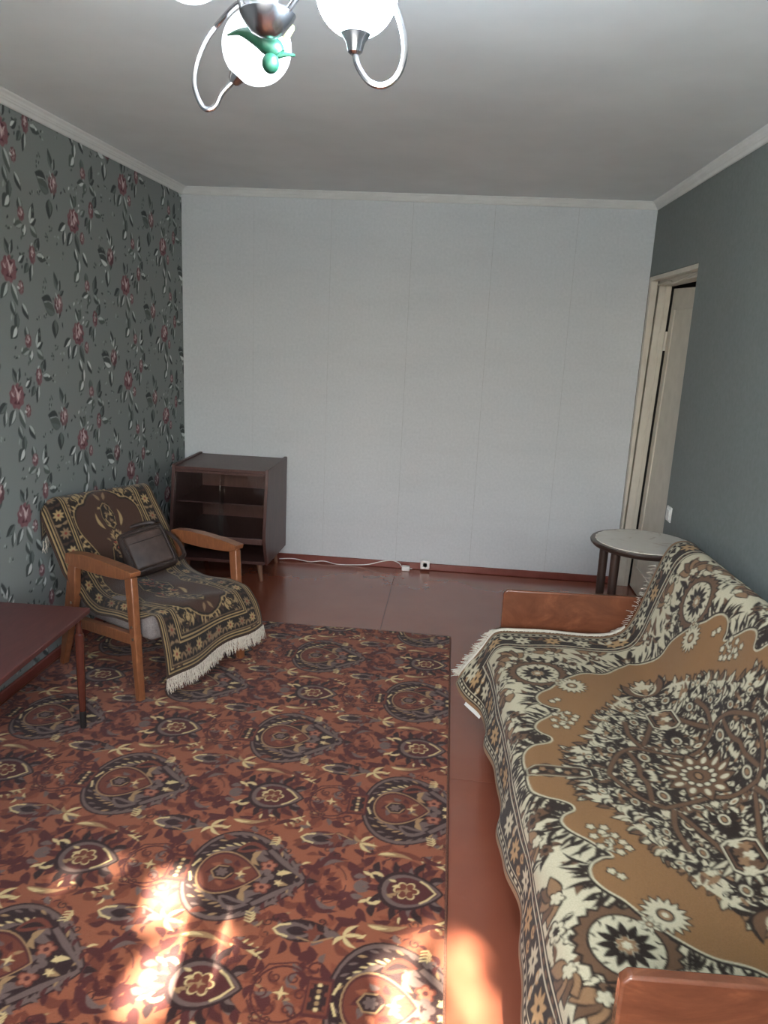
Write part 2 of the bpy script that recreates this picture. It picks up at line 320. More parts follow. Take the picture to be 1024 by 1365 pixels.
# ---- carpet tile (large pointed medallions on a half-drop lattice)
def make_carpet():
    GR, MAR, DK, MV, CR, RU, TAN = (152, 88, 62), (84, 36, 36), (50, 27, 29), (112, 92, 87), (218, 194, 142), (116, 58, 43), (166, 132, 94)
    T = Paint(1.006, 0.816, 0.0021, GR, True); r_ = random.Random(5)
    P = T.poly
    def lf(x, y, a, L, w, c, bend=0.0): P(xf(leaf(L, w, bend), (x, y), a), c)
    def arc(cx, cy, rx, ry, a0, a1, n=14): t = np.linspace(a0, a1, n); return np.stack([cx + rx * np.cos(t), cy + ry * np.sin(t)], 1)
    def cell(ox, oy):
        o = np.array([ox, oy])
        def S(sy, pts): return np.asarray(pts) * (1, sy) + o
        # ---- large medallion
        P(drop(.385, .40, .75) + o + (-.004, 0), DK); P(drop(.372, .388, .75) + o + (-.004, 0), MV); P(drop(.35, .358, .72) + o + (-.008, 0), DK)
        for k in range(26):
            t = .45 + k * (2 * PI - .9) / 25; q = drop(.352, .36, .72, 400)[int(t / (2 * PI) * 400) % 400] + o
            lf(q[0], q[1], t + PI + (.8 if t < PI else -.8), .03, .009, MV if k % 3 else TAN)
        for sy in (1, -1):
            for k in range(8):
                a = 1.5 + k * .17; q = S(sy, [(-.02 + .142 * math.cos(a), .15 * math.sin(a))])[0]
                lf(q[0], q[1], sy * (a - 2.3), .036, .008, CR if sy > 0 else TAN)
            P(S(sy, stroke(arc(-.03, 0, .118, .122, .9, 2.6), [.004 + .02 * math.sin(i * .9) ** 2 for i in range(14)])), MV)
            P(S(sy, xf(leaf(.10, .05, .2), (-.06, .10), .15)), RU if sy > 0 else MV); P(S(sy, xf(leaf(.07, .02, .2), (-.05, .105), .15)), DK)
            P(S(sy, xf(leaf(.08, .03, -.25), (0, .115), -.5)), MV); P(S(sy, xf(leaf(.05, .018, -.2), (.0, .085), -.9)), TAN)
            for k in range(4): P(S(sy, xf([(0, 0), (.016, .012), (.032, 0), (.032, .006), (.016, .019), (0, .006)], (.036 + k * .001, .145 + k * .011), -.4)), CR)
            P(S(sy, stroke([(.045, .12), (.10, .07), (.165, .012)], [.016, .02, .008])), MV)
            for k in range(6): P(S(sy, xf(leaf(.034, .014, .3), (.06 + k * .02, .125 - k * .02), .7 + (k % 2) * .4)), MAR if k % 2 else MV)
            q = S(sy, [(.058, .047)])[0]; P(xf(flower(5, .029, .35), q, .3), RU); P(xf(flower(5, .022, .35), q, .3), (168, 104, 80)); P(ell(.008, .008, 8) + q, MAR)
            P(S(sy, xf(leaf(.05, .02, .1), (.088, .013), .25)), CR if sy > 0 else TAN); P(S(sy, xf(star(5, .006, .017), (.103, .022))), CR)
            P(S(sy, xf(leaf(.045, .022, .2), (.004, .07), 1.1)), TAN)
        P(xf(flower(5, .034, .3), o + (.052, 0)), MV); P(xf(star(4, .006, .016), o + (.05, 0)), DK)
        # inner teardrop
        P(drop(.20, .19, .8) + o + (-.055, 0), TAN); P(drop(.19, .178, .8) + o + (-.055, 0), MAR); P(drop(.178, .16, .8) + o + (-.056, 0), RU)
        for k in range(9):
            a = k * .7; P(xf(leaf(.034, .018, .2), o + (-.065 + .045 * math.cos(a), .045 * math.sin(a)), a + 1.2), [GR, MAR, MV][k % 3])
        P(ell(.036, .034, 12) + o + (-.075, 0), DK); ring(T, ell(.033, .031, 6) + o + (-.078, 0), .006, TAN); P(xf(flower(6, .02, .4), o + (-.078, 0)), MV)
        P(xf(star(4, .006, .02), o + (-.02, 0)), CR); P(xf(leaf(.03, .012), o + (-.02, .02), .5), TAN); P(xf(leaf(.03, .012), o + (-.02, -.02), -.5), TAN)
        # ---- fan palmette at the tip
        P(xf(leaf(.05, .024), o + (.172, 0), 0), DK)
        ring(T, ell(.062, .085, 26) + o + (.245, 0), .004, MAR)
        for k in range(11):
            a = -2.0 + k * .4; P(xf(leaf(.042, .02), o + (.225 + .022 * math.cos(a), .03 * math.sin(a)), a), RU if k % 2 else MAR)
        for sy in (1, -1):
            P(S(sy, xf(leaf(.11, .035, .28), (.205, .055), .45)), MAR); P(S(sy, xf(leaf(.07, .018, .25), (.225, .07), .35)), MV)
            P(S(sy, xf(leaf(.06, .02, -.2), (.19, .05), 1.4)), MAR); P(S(sy, xf(leaf(.05, .02, .2), (.29, .085), -.6)), RU)
            # maroon spray and cream curls
            for (x, y, a, L, w, c) in [(.33, .02, 1.2, .07, .04, MAR), (.36, .05, .3, .07, .035, MAR), (.34, .06, 2.2, .06, .035, MAR), (.355, .09, 1.0, .06, .03, MAR), (.395, .07, 1.5, .05, .026, DK),
                                       (.33, .0, .3, .05, .03, MV), (.325, .04, .0, .04, .024, MV)]:
                P(S(sy, xf(leaf(L, w, .12), (x, y), a)), c)
            P(S(sy, stroke(curl(.02, .8) + (.41, .05), np.linspace(.016, .004, 14))), CR); P(S(sy, xf(leaf(.032, .014), (.378, .052), 2.6)), CR)
            # ---- small medallion leaves
            for k in range(8):
                a = .35 + k * .36; P(S(sy, xf(leaf(.085, .034, .18), (.503 + .052 * math.cos(a), .055 * math.sin(a)), a + .25)), MAR if k % 2 else DK)
                P(S(sy, xf(leaf(.05, .014, .18), (.503 + .06 * math.cos(a), .06 * math.sin(a)), a + .25)), MV if k % 3 == 0 else RU)
            # ---- bud with fork between the rows
            P(S(sy, xf(leaf(.19, .085), (.125, .2), -.03)), MAR if sy > 0 else DK)
            for k in range(7): P(S(sy, xf(leaf(.035, .013), (.15 + k * .022, .2), (1.9 if k % 2 else -1.9))), MV)
            P(S(sy, xf(leaf(.12, .062), (.135, .2), 0)), MV); P(S(sy, xf(leaf(.07, .034), (.165, .2), 0)), DK); P(S(sy, stroke([(.175, .224), (.145, .216), (.13, .2), (.145, .184), (.175, .176)], .008)), CR)
            P(S(sy, xf(star(4, .012, .034), (.245, .2))), RU); P(S(sy, xf(leaf(.05, .03), (.27, .2), 0)), MV); P(S(sy, stroke([(.20, .222), (.25, .235), (.30, .21)], .005)), TAN)
            for a in (-.75, -.12, .7): P(S(sy, xf(leaf(.06, .014, a * .2), (.325, .2), a)), CR)
            P(S(sy, xf(leaf(.05, .014, .2), (.335, .2), 2.2)), CR if sy < 0 else TAN)
            for k in range(5): P(S(sy, xf(leaf(.05, .024, .2), (.10 + .07 * k, .235 - .07 * (k % 2)), 2.4 + k)), MAR if k % 2 else RU)
            # ---- feathers
            P(S(sy, xf(leaf(.17, .034, .16), (.385, .145), -.12)), RU); P(S(sy, xf(leaf(.12, .022, .14), (.385, .148), -.10)), TAN); P(S(sy, xf(leaf(.06, .013, .1), (.39, .152), .05)), CR)
            P(S(sy, stroke([(.54, .15), (.585, .125), (.625, .098)], [.004, .012, .003])), CR)
            for k in range(4): P(S(sy, xf(leaf(.026, .008), (.56 + k * .015, .142 - k * .01), .9 - k * .1)), CR)
            P(S(sy, xf(leaf(.09, .02, -.2), (.53, .165), -.3)), MAR)
        # small medallion body
        P(drop(.20, .165, .7) + o + (.503, 0), DK); P(drop(.18, .14, .7) + o + (.505, 0), MV); P(drop(.155, .115, .7) + o + (.508, 0), MAR)
        P(stroke(np.array([(.53, .048), (.552, .032), (.578, 0), (.552, -.032), (.53, -.048)]) + o, .0075), CR)
        P(xf(flower(6, .04, .35), o + (.49, 0)), CR); P(xf(flower(6, .034, .35), o + (.49, 0)), RU); P(xf(star(4, .006, .018), o + (.49, 0)), TAN)
        for k in range(5): P(xf(leaf(.026, .012), o + (.452 + .006 * k, (-.035, .035, -.02, .02, 0)[k]), PI + (k - 2) * .3), CR if k % 2 else TAN)
        # ---- urn: oval with box and bars
        ring(T, ell(.075, .085, 28) + o + (.70, 0), .007, MAR)
        for k in range(6):
            a = k * 1.05; P(xf(leaf(.05, .02, .2), o + (.70 + .02 * math.cos(a), .025 * math.sin(a)), a), MV if k % 2 else RU)
            P(stroke(xf(curl(.02), o + (.70 + .07 * math.cos(a), .075 * math.sin(a)), a), .005), MAR)
        P(xf(star(4, .007, .022), o + (.70, 0)), CR)
        bx = np.array([(-.035, -.06), (.035, -.06), (.035, .06), (-.035, .06)]); P(bx + o + (.795, 0), MAR); P(bx * .84 + o + (.795, 0), RU); P(bx * .66 + o + (.795, 0), DK)
        for k in range(5): P(ell(.007, .007, 6) + o + (.795, -.036 + k * .018), TAN if k % 2 else CR)
        for k in range(4): P(ell(.006, .008, 6) + o + (.775 if k % 2 else .815, -.03 + k * .02), RU)
        for sy in (1, -1):
            P(S(sy, stroke([(.832, .012), (.846, .05)], .007)), CR); P(S(sy, stroke(curl(.026) + (.80, .085), .007)), MAR); P(S(sy, stroke([(.62, .03), (.65, .085), (.72, .10), (.775, .075)], .006)), MAR)
            P(S(sy, xf(leaf(.06, .036, .1), (.72, .11), .4)), MAR); P(S(sy, xf(leaf(.05, .026, .1), (.60, .06), 1.2)), MAR)
    for k in range(230):
        x, y = r_.uniform(0, 1.006), r_.uniform(0, .408)
        for (dx, dy) in ((0, 0), (.503, .408)): 
            a = (k * 1.7) % 6.28; L = .03 + .045 * ((k * 37) % 11) / 11
            P(xf(leaf(L, L * .42, .2 if k % 2 else -.2), (x + dx, y + dy), a), [MAR, RU, MAR, (136, 72, 50), RU][k % 5])
            if k % 6 == 0: P(xf(stroke(curl(.016), .004), (x + dx, y + dy), a), DK)
            if k % 9 == 0: P(xf(leaf(.035, .009, .2), (x + dx, y + dy), a + 1), CR if k % 2 else TAN)
            if k % 7 == 0: P(xf(leaf(.04, .018, .2), (x + dx, y + dy), a + 2), MV)
    cell(0, 0); cell(.503, .408)
    return T

# ---- four-fold throw prints
def make_throw(hw, hl, res, pal, field, medal, seed, bands, fw=.011, step=1):
    """hl = half length (U), hw = half width (V)"""
    CR, DK, BR, TAN, FIELD = pal
    T = Paint(2 * hl, 2 * hw, res, CR, False, -hl, -hw); r_ = random.Random(seed)
    def Q(pts, c, al=1.0):
        p = np.asarray(pts, float)
        for sx in (1, -1):
            for sy in (1, -1): T.poly(p * (sx, sy), c, al)
    fld = catmull(np.asarray(field), 6)
    # flame-like leaves all over the border ground
    for k in range(int(430 * hl * hw)):
        x, y = r_.uniform(0, hl), r_.uniform(0, hw); a = math.atan2(y, x * .6) + r_.uniform(-.9, .9); L = r_.uniform(.03, .075)
        c = DK if r_.random() < .66 else BR
        Q(xf(leaf(L, L * .34, r_.uniform(-.25, .25)), (x, y), a), c)
        if c is BR: Q(xf(leaf(L * .6, L * .1, 0), (x, y), a), DK)
        elif r_.random() < .5: Q(xf(leaf(L * .6, L * .09, .1), (x + .004, y), a), CR)
    for k in range(int(60 * hl * hw)):
        x, y = r_.uniform(.1, hl), r_.uniform(.1, hw); rr = r_.uniform(.02, .034)
        Q(xf(flower(6, rr, .35), (x, y)), DK); Q(xf(flower(6, rr * .82, .35), (x, y)), BR if k % 2 else CR); Q(xf(flower(6, rr * .4, .35), (x, y)), DK)
    # cream rim and dark flames leaving the field edge
    d = np.gradient(fld, axis=0); nrm = np.stack([-d[:, 1], d[:, 0]], 1); nrm /= np.hypot(*nrm.T)[:, None] + 1e-9
    ctr = np.array([0, 0]); sgn = np.sign((nrm * (fld - ctr)).sum(1)); nrm *= sgn[:, None]
    Q(stroke(fld, .052), CR)
    for i in range(0, len(fld), step):
        a = math.atan2(nrm[i, 1], nrm[i, 0]); 
        for _ in range(1): Q(xf(leaf(r_.uniform(.03, .085), fw, r_.uniform(-.2, .2)), fld[i] + (r_.uniform(-.008, .008), r_.uniform(-.008, .008)), a + r_.uniform(-.45, .45)), DK)
    return T, Q, fld, r_

def bands_paint(T, hl, hw, bands):
    """stripes parallel to the edges: list of (e0, e1, colour)"""
    X = (np.arange(T.nx) + .5) / T.px + T.x0; Y = (np.arange(T.ny) + .5) / T.py + T.y0
    e = np.minimum(hl - np.abs(X)[None, :], hw - np.abs(Y)[:, None]); along = np.where((hl - np.abs(X)[None, :]) < (hw - np.abs(Y)[:, None]), Y[:, None] + 0 * X[None, :], X[None, :] + 0 * Y[:, None])
    for e0, e1, c, dash in bands:
        m = (e >= e0) & (e < e1)
        if dash: m &= (np.mod(along / dash, 1) < .55)
        T.a[m] = lin(c)

def make_sofa_throw():
    CR, DK, BR, TAN, FIELD = (204, 195, 166), (42, 30, 22), (106, 78, 56), (146, 112, 80), (142, 104, 66)
    hl, hw = 1.08, .735
    field = [(0, .505), (.05, .508), (.10, .50), (.135, .47), (.155, .425), (.175, .402), (.20, .402), (.22, .43), (.25, .444), (.29, .428), (.335, .385), (.385, .342), (.397, .37), (.425, .402), (.465, .41), (.505, .39), (.54, .35), (.585, .315), (.635, .265), (.68, .20), (.70, .12), (.765, .05), (.80, 0)]
    T, Q, fld, r_ = make_throw(hw, hl, .003, (CR, DK, BR, TAN, FIELD), field, None, 21, None)
    # rosette in the border
    c = np.array([.665, .375])
    Q(xf(star(22, .108, .122), c), DK); Q(xf(star(22, .10, .112), c), BR); Q(ell(.088, .084, 30) + c, DK); Q(ell(.082, .078, 30) + c, CR)
    for k in range(12):
        a = k * PI / 6; Q(xf(leaf(.048, .021), c + (.018 * math.cos(a), .018 * math.sin(a)), a), DK); Q(xf(leaf(.02, .006, .3), c + (.068 * math.cos(a + .25), .064 * math.sin(a + .25)), a + .6), DK)
    Q(flower(6, .024, .35) + c, TAN); Q(flower(6, .012, .3) + c, CR)
    # large brown lilies toward the corner
    for (x, y, a, s) in [(.80, .45, .6, 1), (.86, .30, .2, .9), (.72, .51, 1.1, .9), (.52, .50, 1.9, .9), (.30, .52, 1.6, .8), (.88, .12, .1, .9)]:
        for k in range(5):
            b = a + (k - 2) * .6; Q(xf(leaf(.085 * s, .05 * s), (x, y), b), DK); Q(xf(leaf(.078 * s, .04 * s), (x, y), b), BR if k % 2 else TAN)
        Q(xf(flower(5, .024, .4), (x, y)), DK); Q(xf(flower(5, .019, .4), (x, y)), CR)
    # field
    poly = np.vstack([fld, [(0, 0)]]); X4 = np.vstack([fld, (fld * (1, -1))[::-1], fld * (-1, -1), (fld * (-1, 1))[::-1]])
    Q(np.vstack([[(0, 0)], fld]) , FIELD); T.poly(X4, FIELD)
    Q(stroke(fld, .012), DK); Q(stroke(fld * .992, .006), CR)
    # flower heads standing on the field
    def head(c, n, rr, col=CR):
        for k in range(n):
            a = k * 2 * PI / n; Q(xf(leaf(rr, rr * .42), c, a), DK)
        for k in range(n):
            a = k * 2 * PI / n; Q(xf(leaf(rr * .9, rr * .30), c, a), col)
        Q(ell(rr * .34, rr * .34) + c, DK); Q(ell(rr * .26, rr * .26) + c, TAN); Q(ell(rr * .13, rr * .13) + c, CR)
    head(np.array([.565, .265]), 16, .062); head(np.array([.60, .31]), 7, .03)
    for (x, y) in [(.27, .37), (.29, .345), (.31, .37), (.33, .335), (.35, .36), (.30, .315), (.27, .335), (.44, .355), (.455, .335), (.365, .315), (.325, .30), (.345, .29)]:
        Q(xf(flower(5, .016, .4), (x, y)), DK); Q(xf(flower(5, .0115, .4), (x, y)), CR)
    for k in range(6): Q(xf(leaf(.035, .014), (.31 + .02 * (k % 3), .35 - .02 * (k // 3)), -2 + k * .6), DK); Q(xf(leaf(.028, .008), (.31 + .02 * (k % 3), .35 - .02 * (k // 3)), -2 + k * .6), CR)
    # central medallion: ragged diamond with ribs
    med = np.array([(0, .335), (.03, .36), (.06, .345), (.10, .335), (.123, .35), (.15, .315), (.187, .268), (.22, .262), (.26, .245), (.302, .219), (.34, .20), (.38, .185), (.413, .159), (.45, .14), (.50, .10), (.55, .064), (.60, .03), (.62, 0)])
    mf = catmull(med, 4)
    for i in range(0, len(mf)):
        a = math.atan2(mf[i, 1] + .1, mf[i, 0] * .7) + r_.uniform(-.5, .5); L = r_.uniform(.03, .06)
        Q(xf(leaf(L, L * .5), mf[i] * .97, a), DK); Q(xf(leaf(L * .86, L * .34), mf[i] * .97, a), [CR, CR, BR, TAN][i % 4])
    Q(np.vstack([[(0, 0)], mf]), CR); 
    T.poly(np.vstack([mf, (mf * (1, -1))[::-1], mf * (-1, -1), (mf * (-1, 1))[::-1]]), CR)
    def inside(x, y):
        yy = np.interp(x, med[:, 0], med[:, 1]); return y < yy - .012 and x < .6
    for k in range(800):
        x, y = r_.uniform(0, .6), r_.uniform(0, .36)
        if not inside(x, y): continue
        a = r_.uniform(0, 6.28); L = r_.uniform(.025, .06); t = r_.random()
        if t < .44: Q(xf(leaf(L, L * .36, r_.uniform(-.3, .3)), (x, y), a), DK)
        elif t < .72: Q(xf(leaf(L, L * .4, .2), (x, y), a), DK); Q(xf(leaf(L * .8, L * .22, .2), (x + .003, y), a), CR)
        elif t < .86: Q(xf(ell(L * .34, L * .24), (x, y), a), DK); Q(xf(ell(L * .25, L * .16), (x, y), a), CR); Q(xf(ell(L * .12, L * .08), (x, y), a), DK if k % 2 else TAN)
        else: Q(xf(leaf(L, L * .3), (x, y), a), BR if k % 2 else TAN)
    for (x, y, rr) in [(.10, .13, .05), (.22, .10, .05), (.05, .24, .04), (.33, .10, .04), (.46, .045, .04), (.14, .22, .034), (.26, .17, .03), (.20, .0, .045)]:
        for k in range(14): a = k * PI / 7; Q(xf(leaf(rr, rr * .26), (x, y), a), DK)
        Q(ell(rr * .5, rr * .34) + (x, y), CR); Q(ell(rr * .34, rr * .22) + (x, y), DK); Q(ell(rr * .24, rr * .14) + (x, y), TAN)
    for rib in ([(0, .26), (.06, .235), (.12, .20), (.155, .15), (.16, .10), (.155, .12), (.22, .09), (.30, .055), (.40, .02), (.44, 0)], [(.155, .14), (.12, .05), (.10, 0)], [(0, .17), (.05, .16), (.13, .17)], [(.16, .12), (.24, .14), (.33, .13)]):
        rb = catmull(rib, 5); Q(stroke(rb, .021), DK); Q(stroke(rb, .014), BR)
    for k in range(12):
        a = k * PI / 6; T.poly(xf(leaf(.125, .062), (0, 0), a), DK)
    for k in range(12):
        a = k * PI / 6; T.poly(xf(leaf(.116, .050), (0, 0), a), BR); T.poly(xf(ell(.016, .008), (.078 * math.cos(a), .078 * math.sin(a)), a), CR)
    for k in range(12): a = k * PI / 6 + .26; T.poly(ell(.0125, .0125, 8) + (.044 * math.cos(a), .044 * math.sin(a)), DK); T.poly(ell(.0085, .0085, 8) + (.044 * math.cos(a), .044 * math.sin(a)), CR)
    T.poly(ell(.022, .014), DK); T.poly(ell(.016, .009), TAN)
    # cartouches at the four tips
    def cart(c, ang, L, w):
        hx = np.array([(-.5, .0), (-.5, .28), (-.36, .5), (.36, .5), (.5, .28), (.5, -.28), (.36, -.5), (-.36, -.5), (-.5, -.28)])
        for s_, colr in ((1.0, DK), (.93, CR), (.84, DK), (.76, BR), (.66, DK)):
            T.poly(xf(hx * (L - (1 - s_) * w * 1.6, w * s_), c, ang), colr)
        for k in range(7):
            q = xf([((-.36 + .12 * k) * L, (.10 if k % 2 else -.08) * w)], c, ang)[0]
            T.poly(xf(flower(5, w * .19, .4), q), [CR, TAN, BR][k % 3])
    for s_ in (1, -1):
        for sx in (1, -1):
            T.poly(xf(leaf(.10, .06, .1 * sx), (0, s_ * .30), s_ * (PI / 2 + .5 * sx)), DK); T.poly(xf(leaf(.09, .03, .1 * sx), (0, s_ * .31), s_ * (PI / 2 + .5 * sx)), CR)
            T.poly(xf(leaf(.04, .016), (.03 * sx, s_ * .42), s_ * 1.57), DK); T.poly(xf(leaf(.034, .008), (.03 * sx, s_ * .42), s_ * 1.57), BR)
        cart((0, s_ * .405), PI / 2, .20, .06); T.poly(xf(leaf(.03, .014), (0, s_ * .50), s_ * PI / 2), DK)
        for k in range(9): a = (k - 4) * .28 + (0 if s_ > 0 else PI); T.poly(xf(leaf(.12, .034), (s_ * .34, 0), a), DK); T.poly(xf(leaf(.11, .018), (s_ * .34, 0), a), CR)
        cart((s_ * .345, 0), 0, .14, .10)
        for k in (-1, 1): T.poly(xf(leaf(.13, .05, .2 * k), (s_ * .52, 0), (0 if s_ > 0 else PI) + .55 * k), DK); T.poly(xf(leaf(.12, .034, .2 * k), (s_ * .52, 0), (0 if s_ > 0 else PI) + .55 * k), BR); T.poly(xf(leaf(.08, .01, .2 * k), (s_ * .53, 0), (0 if s_ > 0 else PI) + .55 * k), CR)
    # edge bands and star flowers
    bands_paint(T, hl, hw, [(0, .014, TAN, 0), (.014, .02, DK, 0), (.02, .025, CR, 0), (.025, .044, DK, 0), (.03, .040, CR, .03), (.044, .049, CR, 0), (.049, .135, DK, 0), (.135, .140, CR, 0), (.140, .158, DK, 0), (.145, .154, BR, .034), (.158, .164, CR, 0), (.164, .17, DK, 0)])
    gold = (186, 150, 104)
    def starf(x, y, k):
        for j in range(8): a = j * PI / 4; Q(xf(leaf(.04, .016), (x, y), a), [CR, gold][k % 2])
        Q(ell(.008, .008, 8) + (x, y), DK)
    e = .092
    for k in range(9):
        starf(.06 + k * .125, hw - e, k)
        if k: 
            for s_ in (-1, 1): Q(xf(leaf(.05, .02, .2 * s_), (.06 + k * .125 - .062, hw - e), s_ * 1.2), CR if k % 2 else BR); Q(stroke(curl(.014) + (.06 + k * .125 - .05, hw - e + .02 * s_), .006), gold)
    for k in range(6):
        starf(hl - e, hw - e - k * .125, k)
        for s_ in (-1, 1): Q(xf(leaf(.05, .02, .2 * s_), (hl - e, hw - e - k * .125 - .062), s_ * .4), CR if k % 2 else BR)
    return T

def make_chair_throw():
    GD, DK, BR, TAN, FIELD = (160, 136, 96), (28, 22, 20), (62, 44, 34), (126, 104, 78), (66, 44, 34)
    hl, hw = .68, .40
    field = [(0, .21), (.05, .215), (.10, .20), (.14, .17), (.18, .165), (.23, .19), (.29, .225), (.35, .235), (.40, .22), (.43, .18), (.435, .14), (.46, .11), (.485, .06), (.50, 0)]
    T, Q, fld, r_ = make_throw(hw, hl, .003, (DK, GD, TAN, TAN, FIELD), field, None, 33, None, .012, 3)
    for k in range(420):
        x, y = r_.uniform(0, hl), r_.uniform(0, hw); a = r_.uniform(0, 6.28); L = r_.uniform(.02, .05); Q(xf(leaf(L, L * .4, .2), (x, y), a), DK if k % 3 else BR)
    X4 = np.vstack([fld, (fld * (1, -1))[::-1], fld * (-1, -1), (fld * (-1, 1))[::-1]]); T.poly(X4, FIELD)
    Q(stroke(fld, .008), DK); Q(stroke(fld * 1.02, .005), GD)
    # centre cartouche
    for s_, c in ((1, DK), (.92, GD), (.88, DK)):
        T.poly(ell(.27 * s_, .07 * s_, 30), c)
        for q_ in (1, -1): T.poly(ell(.10 * s_, .10 * s_, 8) + (q_ * .14, 0), c)
    for k in range(150):
        x, y = r_.uniform(-.24, .24), r_.uniform(-.06, .06); L = r_.uniform(.018, .036); T.poly(xf(leaf(L, L * .4, .2), (x, y), r_.uniform(0, 6.28)), [GD, BR, TAN, (150, 70, 50)][k % 4])
    for s_ in (1, -1):
        for j in range(9): T.poly(xf(leaf(.055, .02), (s_ * .24, 0), (0 if s_ > 0 else PI) + (j - 4) * .3), GD if j % 2 else TAN)
        T.poly(ell(.03, .022) + (s_ * .25, 0), DK); T.poly(flower(6, .018, .4) + (s_ * .25, 0), GD)
    for s_ in (1, -1):
        for sc_, c in ((1, DK), (.9, GD), (.84, DK)): T.poly(ell(.075 * sc_, .052 * sc_, 8) + (s_ * .36, 0), c)
        for k in range(26): T.poly(xf(leaf(.026, .011, .2), (s_ * (.36 + r_.uniform(-.055, .055)), r_.uniform(-.035, .035)), r_.uniform(0, 6.28)), [GD, TAN, BR][k % 3])
        for q_ in (1, -1): T.poly(xf(leaf(.09, .022, .2 * q_), (s_ * .30, q_ * .06), .2 * q_), GD); T.poly(xf(leaf(.05, .02), (s_ * .44, q_ * .012), (0 if s_ > 0 else PI) + q_ * s_ * .6), TAN)
    bands_paint(T, hl, hw, [(0, .01, BR, 0), (.01, .016, DK, 0), (.016, .022, GD, 0), (.022, .030, DK, 0), (.030, .036, GD, 0), (.036, .042, DK, 0), (.042, .047, TAN, 0), (.047, .118, DK, 0), (.118, .123, GD, 0), (.123, .131, DK, 0), (.131, .137, GD, 0), (.137, .146, DK, 0), (.146, .15, TAN, 0)])
    e = .083
    def starf(x, y, k):
        for j in range(8): Q(xf(leaf(.03, .012), (x, y), j * PI / 4), [GD, TAN][k % 2])
        Q(ell(.007, .007, 8) + (x, y), (120, 50, 40))
    for k in range(7):
        starf(.045 + k * .092, hw - e, k)
        for s_ in (-1, 1): Q(xf(leaf(.036, .014, .2 * s_), (.091 + k * .092, hw - e), s_ * 1.2), TAN if k % 2 else BR)
    for k in range(4):
        starf(hl - e, hw - e - k * .092, k)
        for s_ in (-1, 1): Q(xf(leaf(.036, .014, .2 * s_), (hl - e, hw - e - k * .092 - .046), s_ * .4), TAN)
    return T

# ==== STRUCTURE
# ================================================================== materials
M_ceil = plain('ceiling_whitewash', (230, 235, 237), .9, 4, 3, .12, 90)
m_, nt_, b_ = newmat('pale_embossed_wallpaper'); v_ = coords(nt_); v2_ = coords(nt_, (.7, 1, 3.2))
mx_ = nt_.nodes.new('ShaderNodeMix'); mx_.data_type = 'RGBA'; mx_.blend_type = 'MULTIPLY'; mx_.inputs[0].default_value = 1.0
nt_.links.new(ramp(nt_, noise(nt_, v_, 60), [(.3, (200, 205, 208)), (.7, (210, 214, 217))]), mx_.inputs[6]); nt_.links.new(ramp(nt_, noise(nt_, v2_, 1.6, 5, .6), [(.30, (250, 250, 250)), (.55, (255, 255, 255))]), mx_.inputs[7])
nt_.links.new(mx_.outputs[2], b_.inputs['Base Color']); b_.inputs['Roughness'].default_value = .85; bump(nt_, b_, noise(nt_, v_, 160, 3), .5); M_back = m_
M_grey = plain('dark_grey_wallpaper', (122, 129, 127), .85, 4, 50, .4, 180)
M_trim = plain('white_polystyrene_moulding', (228, 230, 228), .6, 4, 8)
M_skirt = plain('red_brown_skirting_paint', (120, 62, 52), .4, 8, 9, .1, 60)
M_floorgap = plain('dark_floor_joint', (48, 28, 24), .9, 4, 9)
M_wallp = painted('rose_wallpaper_print', .85, .15, 500)
M_whitepaint = plain('old_cream_gloss_paint', (206, 200, 186), .45, 6, 10, .15, 40)
M_dark = plain('dark_hall_shade', (38, 36, 34), .9, 4)  # near-black colour stands in for the shade behind the door
m_, nt_, b_ = newmat('red_brown_floor_paint'); v_ = coords(nt_)
nt_.links.new(ramp(nt_, noise(nt_, v_, 2.2, 6, .65), [(.2, (132, 74, 57)), (.6, (141, 81, 62)), (.9, (147, 87, 68))]), b_.inputs['Base Color'])
rr_ = nt_.nodes.new('ShaderNodeMapRange'); rr_.inputs['To Min'].default_value = .17; rr_.inputs['To Max'].default_value = .27
nt_.links.new(noise(nt_, v_, 5, 5), rr_.inputs[0]); nt_.links.new(rr_.outputs[0], b_.inputs['Roughness'])
bump(nt_, b_, noise(nt_, v_, 5, 2), .05, .004); b_.inputs['Specular IOR Level'].default_value = 1.0; b_.inputs['Coat Weight'].default_value = .35; b_.inputs['Coat Roughness'].default_value = .2
M_floor = m_
# glass: clear with a reflection that grows at grazing angles
def glassmat(name, tint=(1, 1, 1), refl=.06):
    m, nt, b = newmat(name); nt.nodes.remove(b); out = [n for n in nt.nodes if n.type == 'OUTPUT_MATERIAL'][0]
    t = nt.nodes.new('ShaderNodeBsdfTransparent'); t.inputs[0].default_value = tuple(tint) + (1,); g = nt.nodes.new('ShaderNodeBsdfGlossy'); g.inputs['Roughness'].default_value = .04
    fr = nt.nodes.new('ShaderNodeLayerWeight'); fr.inputs[0].default_value = .25; mr = nt.nodes.new('ShaderNodeMapRange'); mr.inputs['To Min'].default_value = refl; mr.inputs['To Max'].default_value = .7
    nt.links.new(fr.outputs['Fresnel'], mr.inputs[0]); mx = nt.nodes.new('ShaderNodeMixShader')
    nt.links.new(mr.outputs[0], mx.inputs[0]); nt.links.new(t.outputs[0], mx.inputs[1]); nt.links.new(g.outputs[0], mx.inputs[2]); nt.links.new(mx.outputs[0], out.inputs[0])
    return m
M_glass = glassmat('window_glass'); M_cabglass = glassmat('cabinet_glass', (.95, .96, .96), .02)

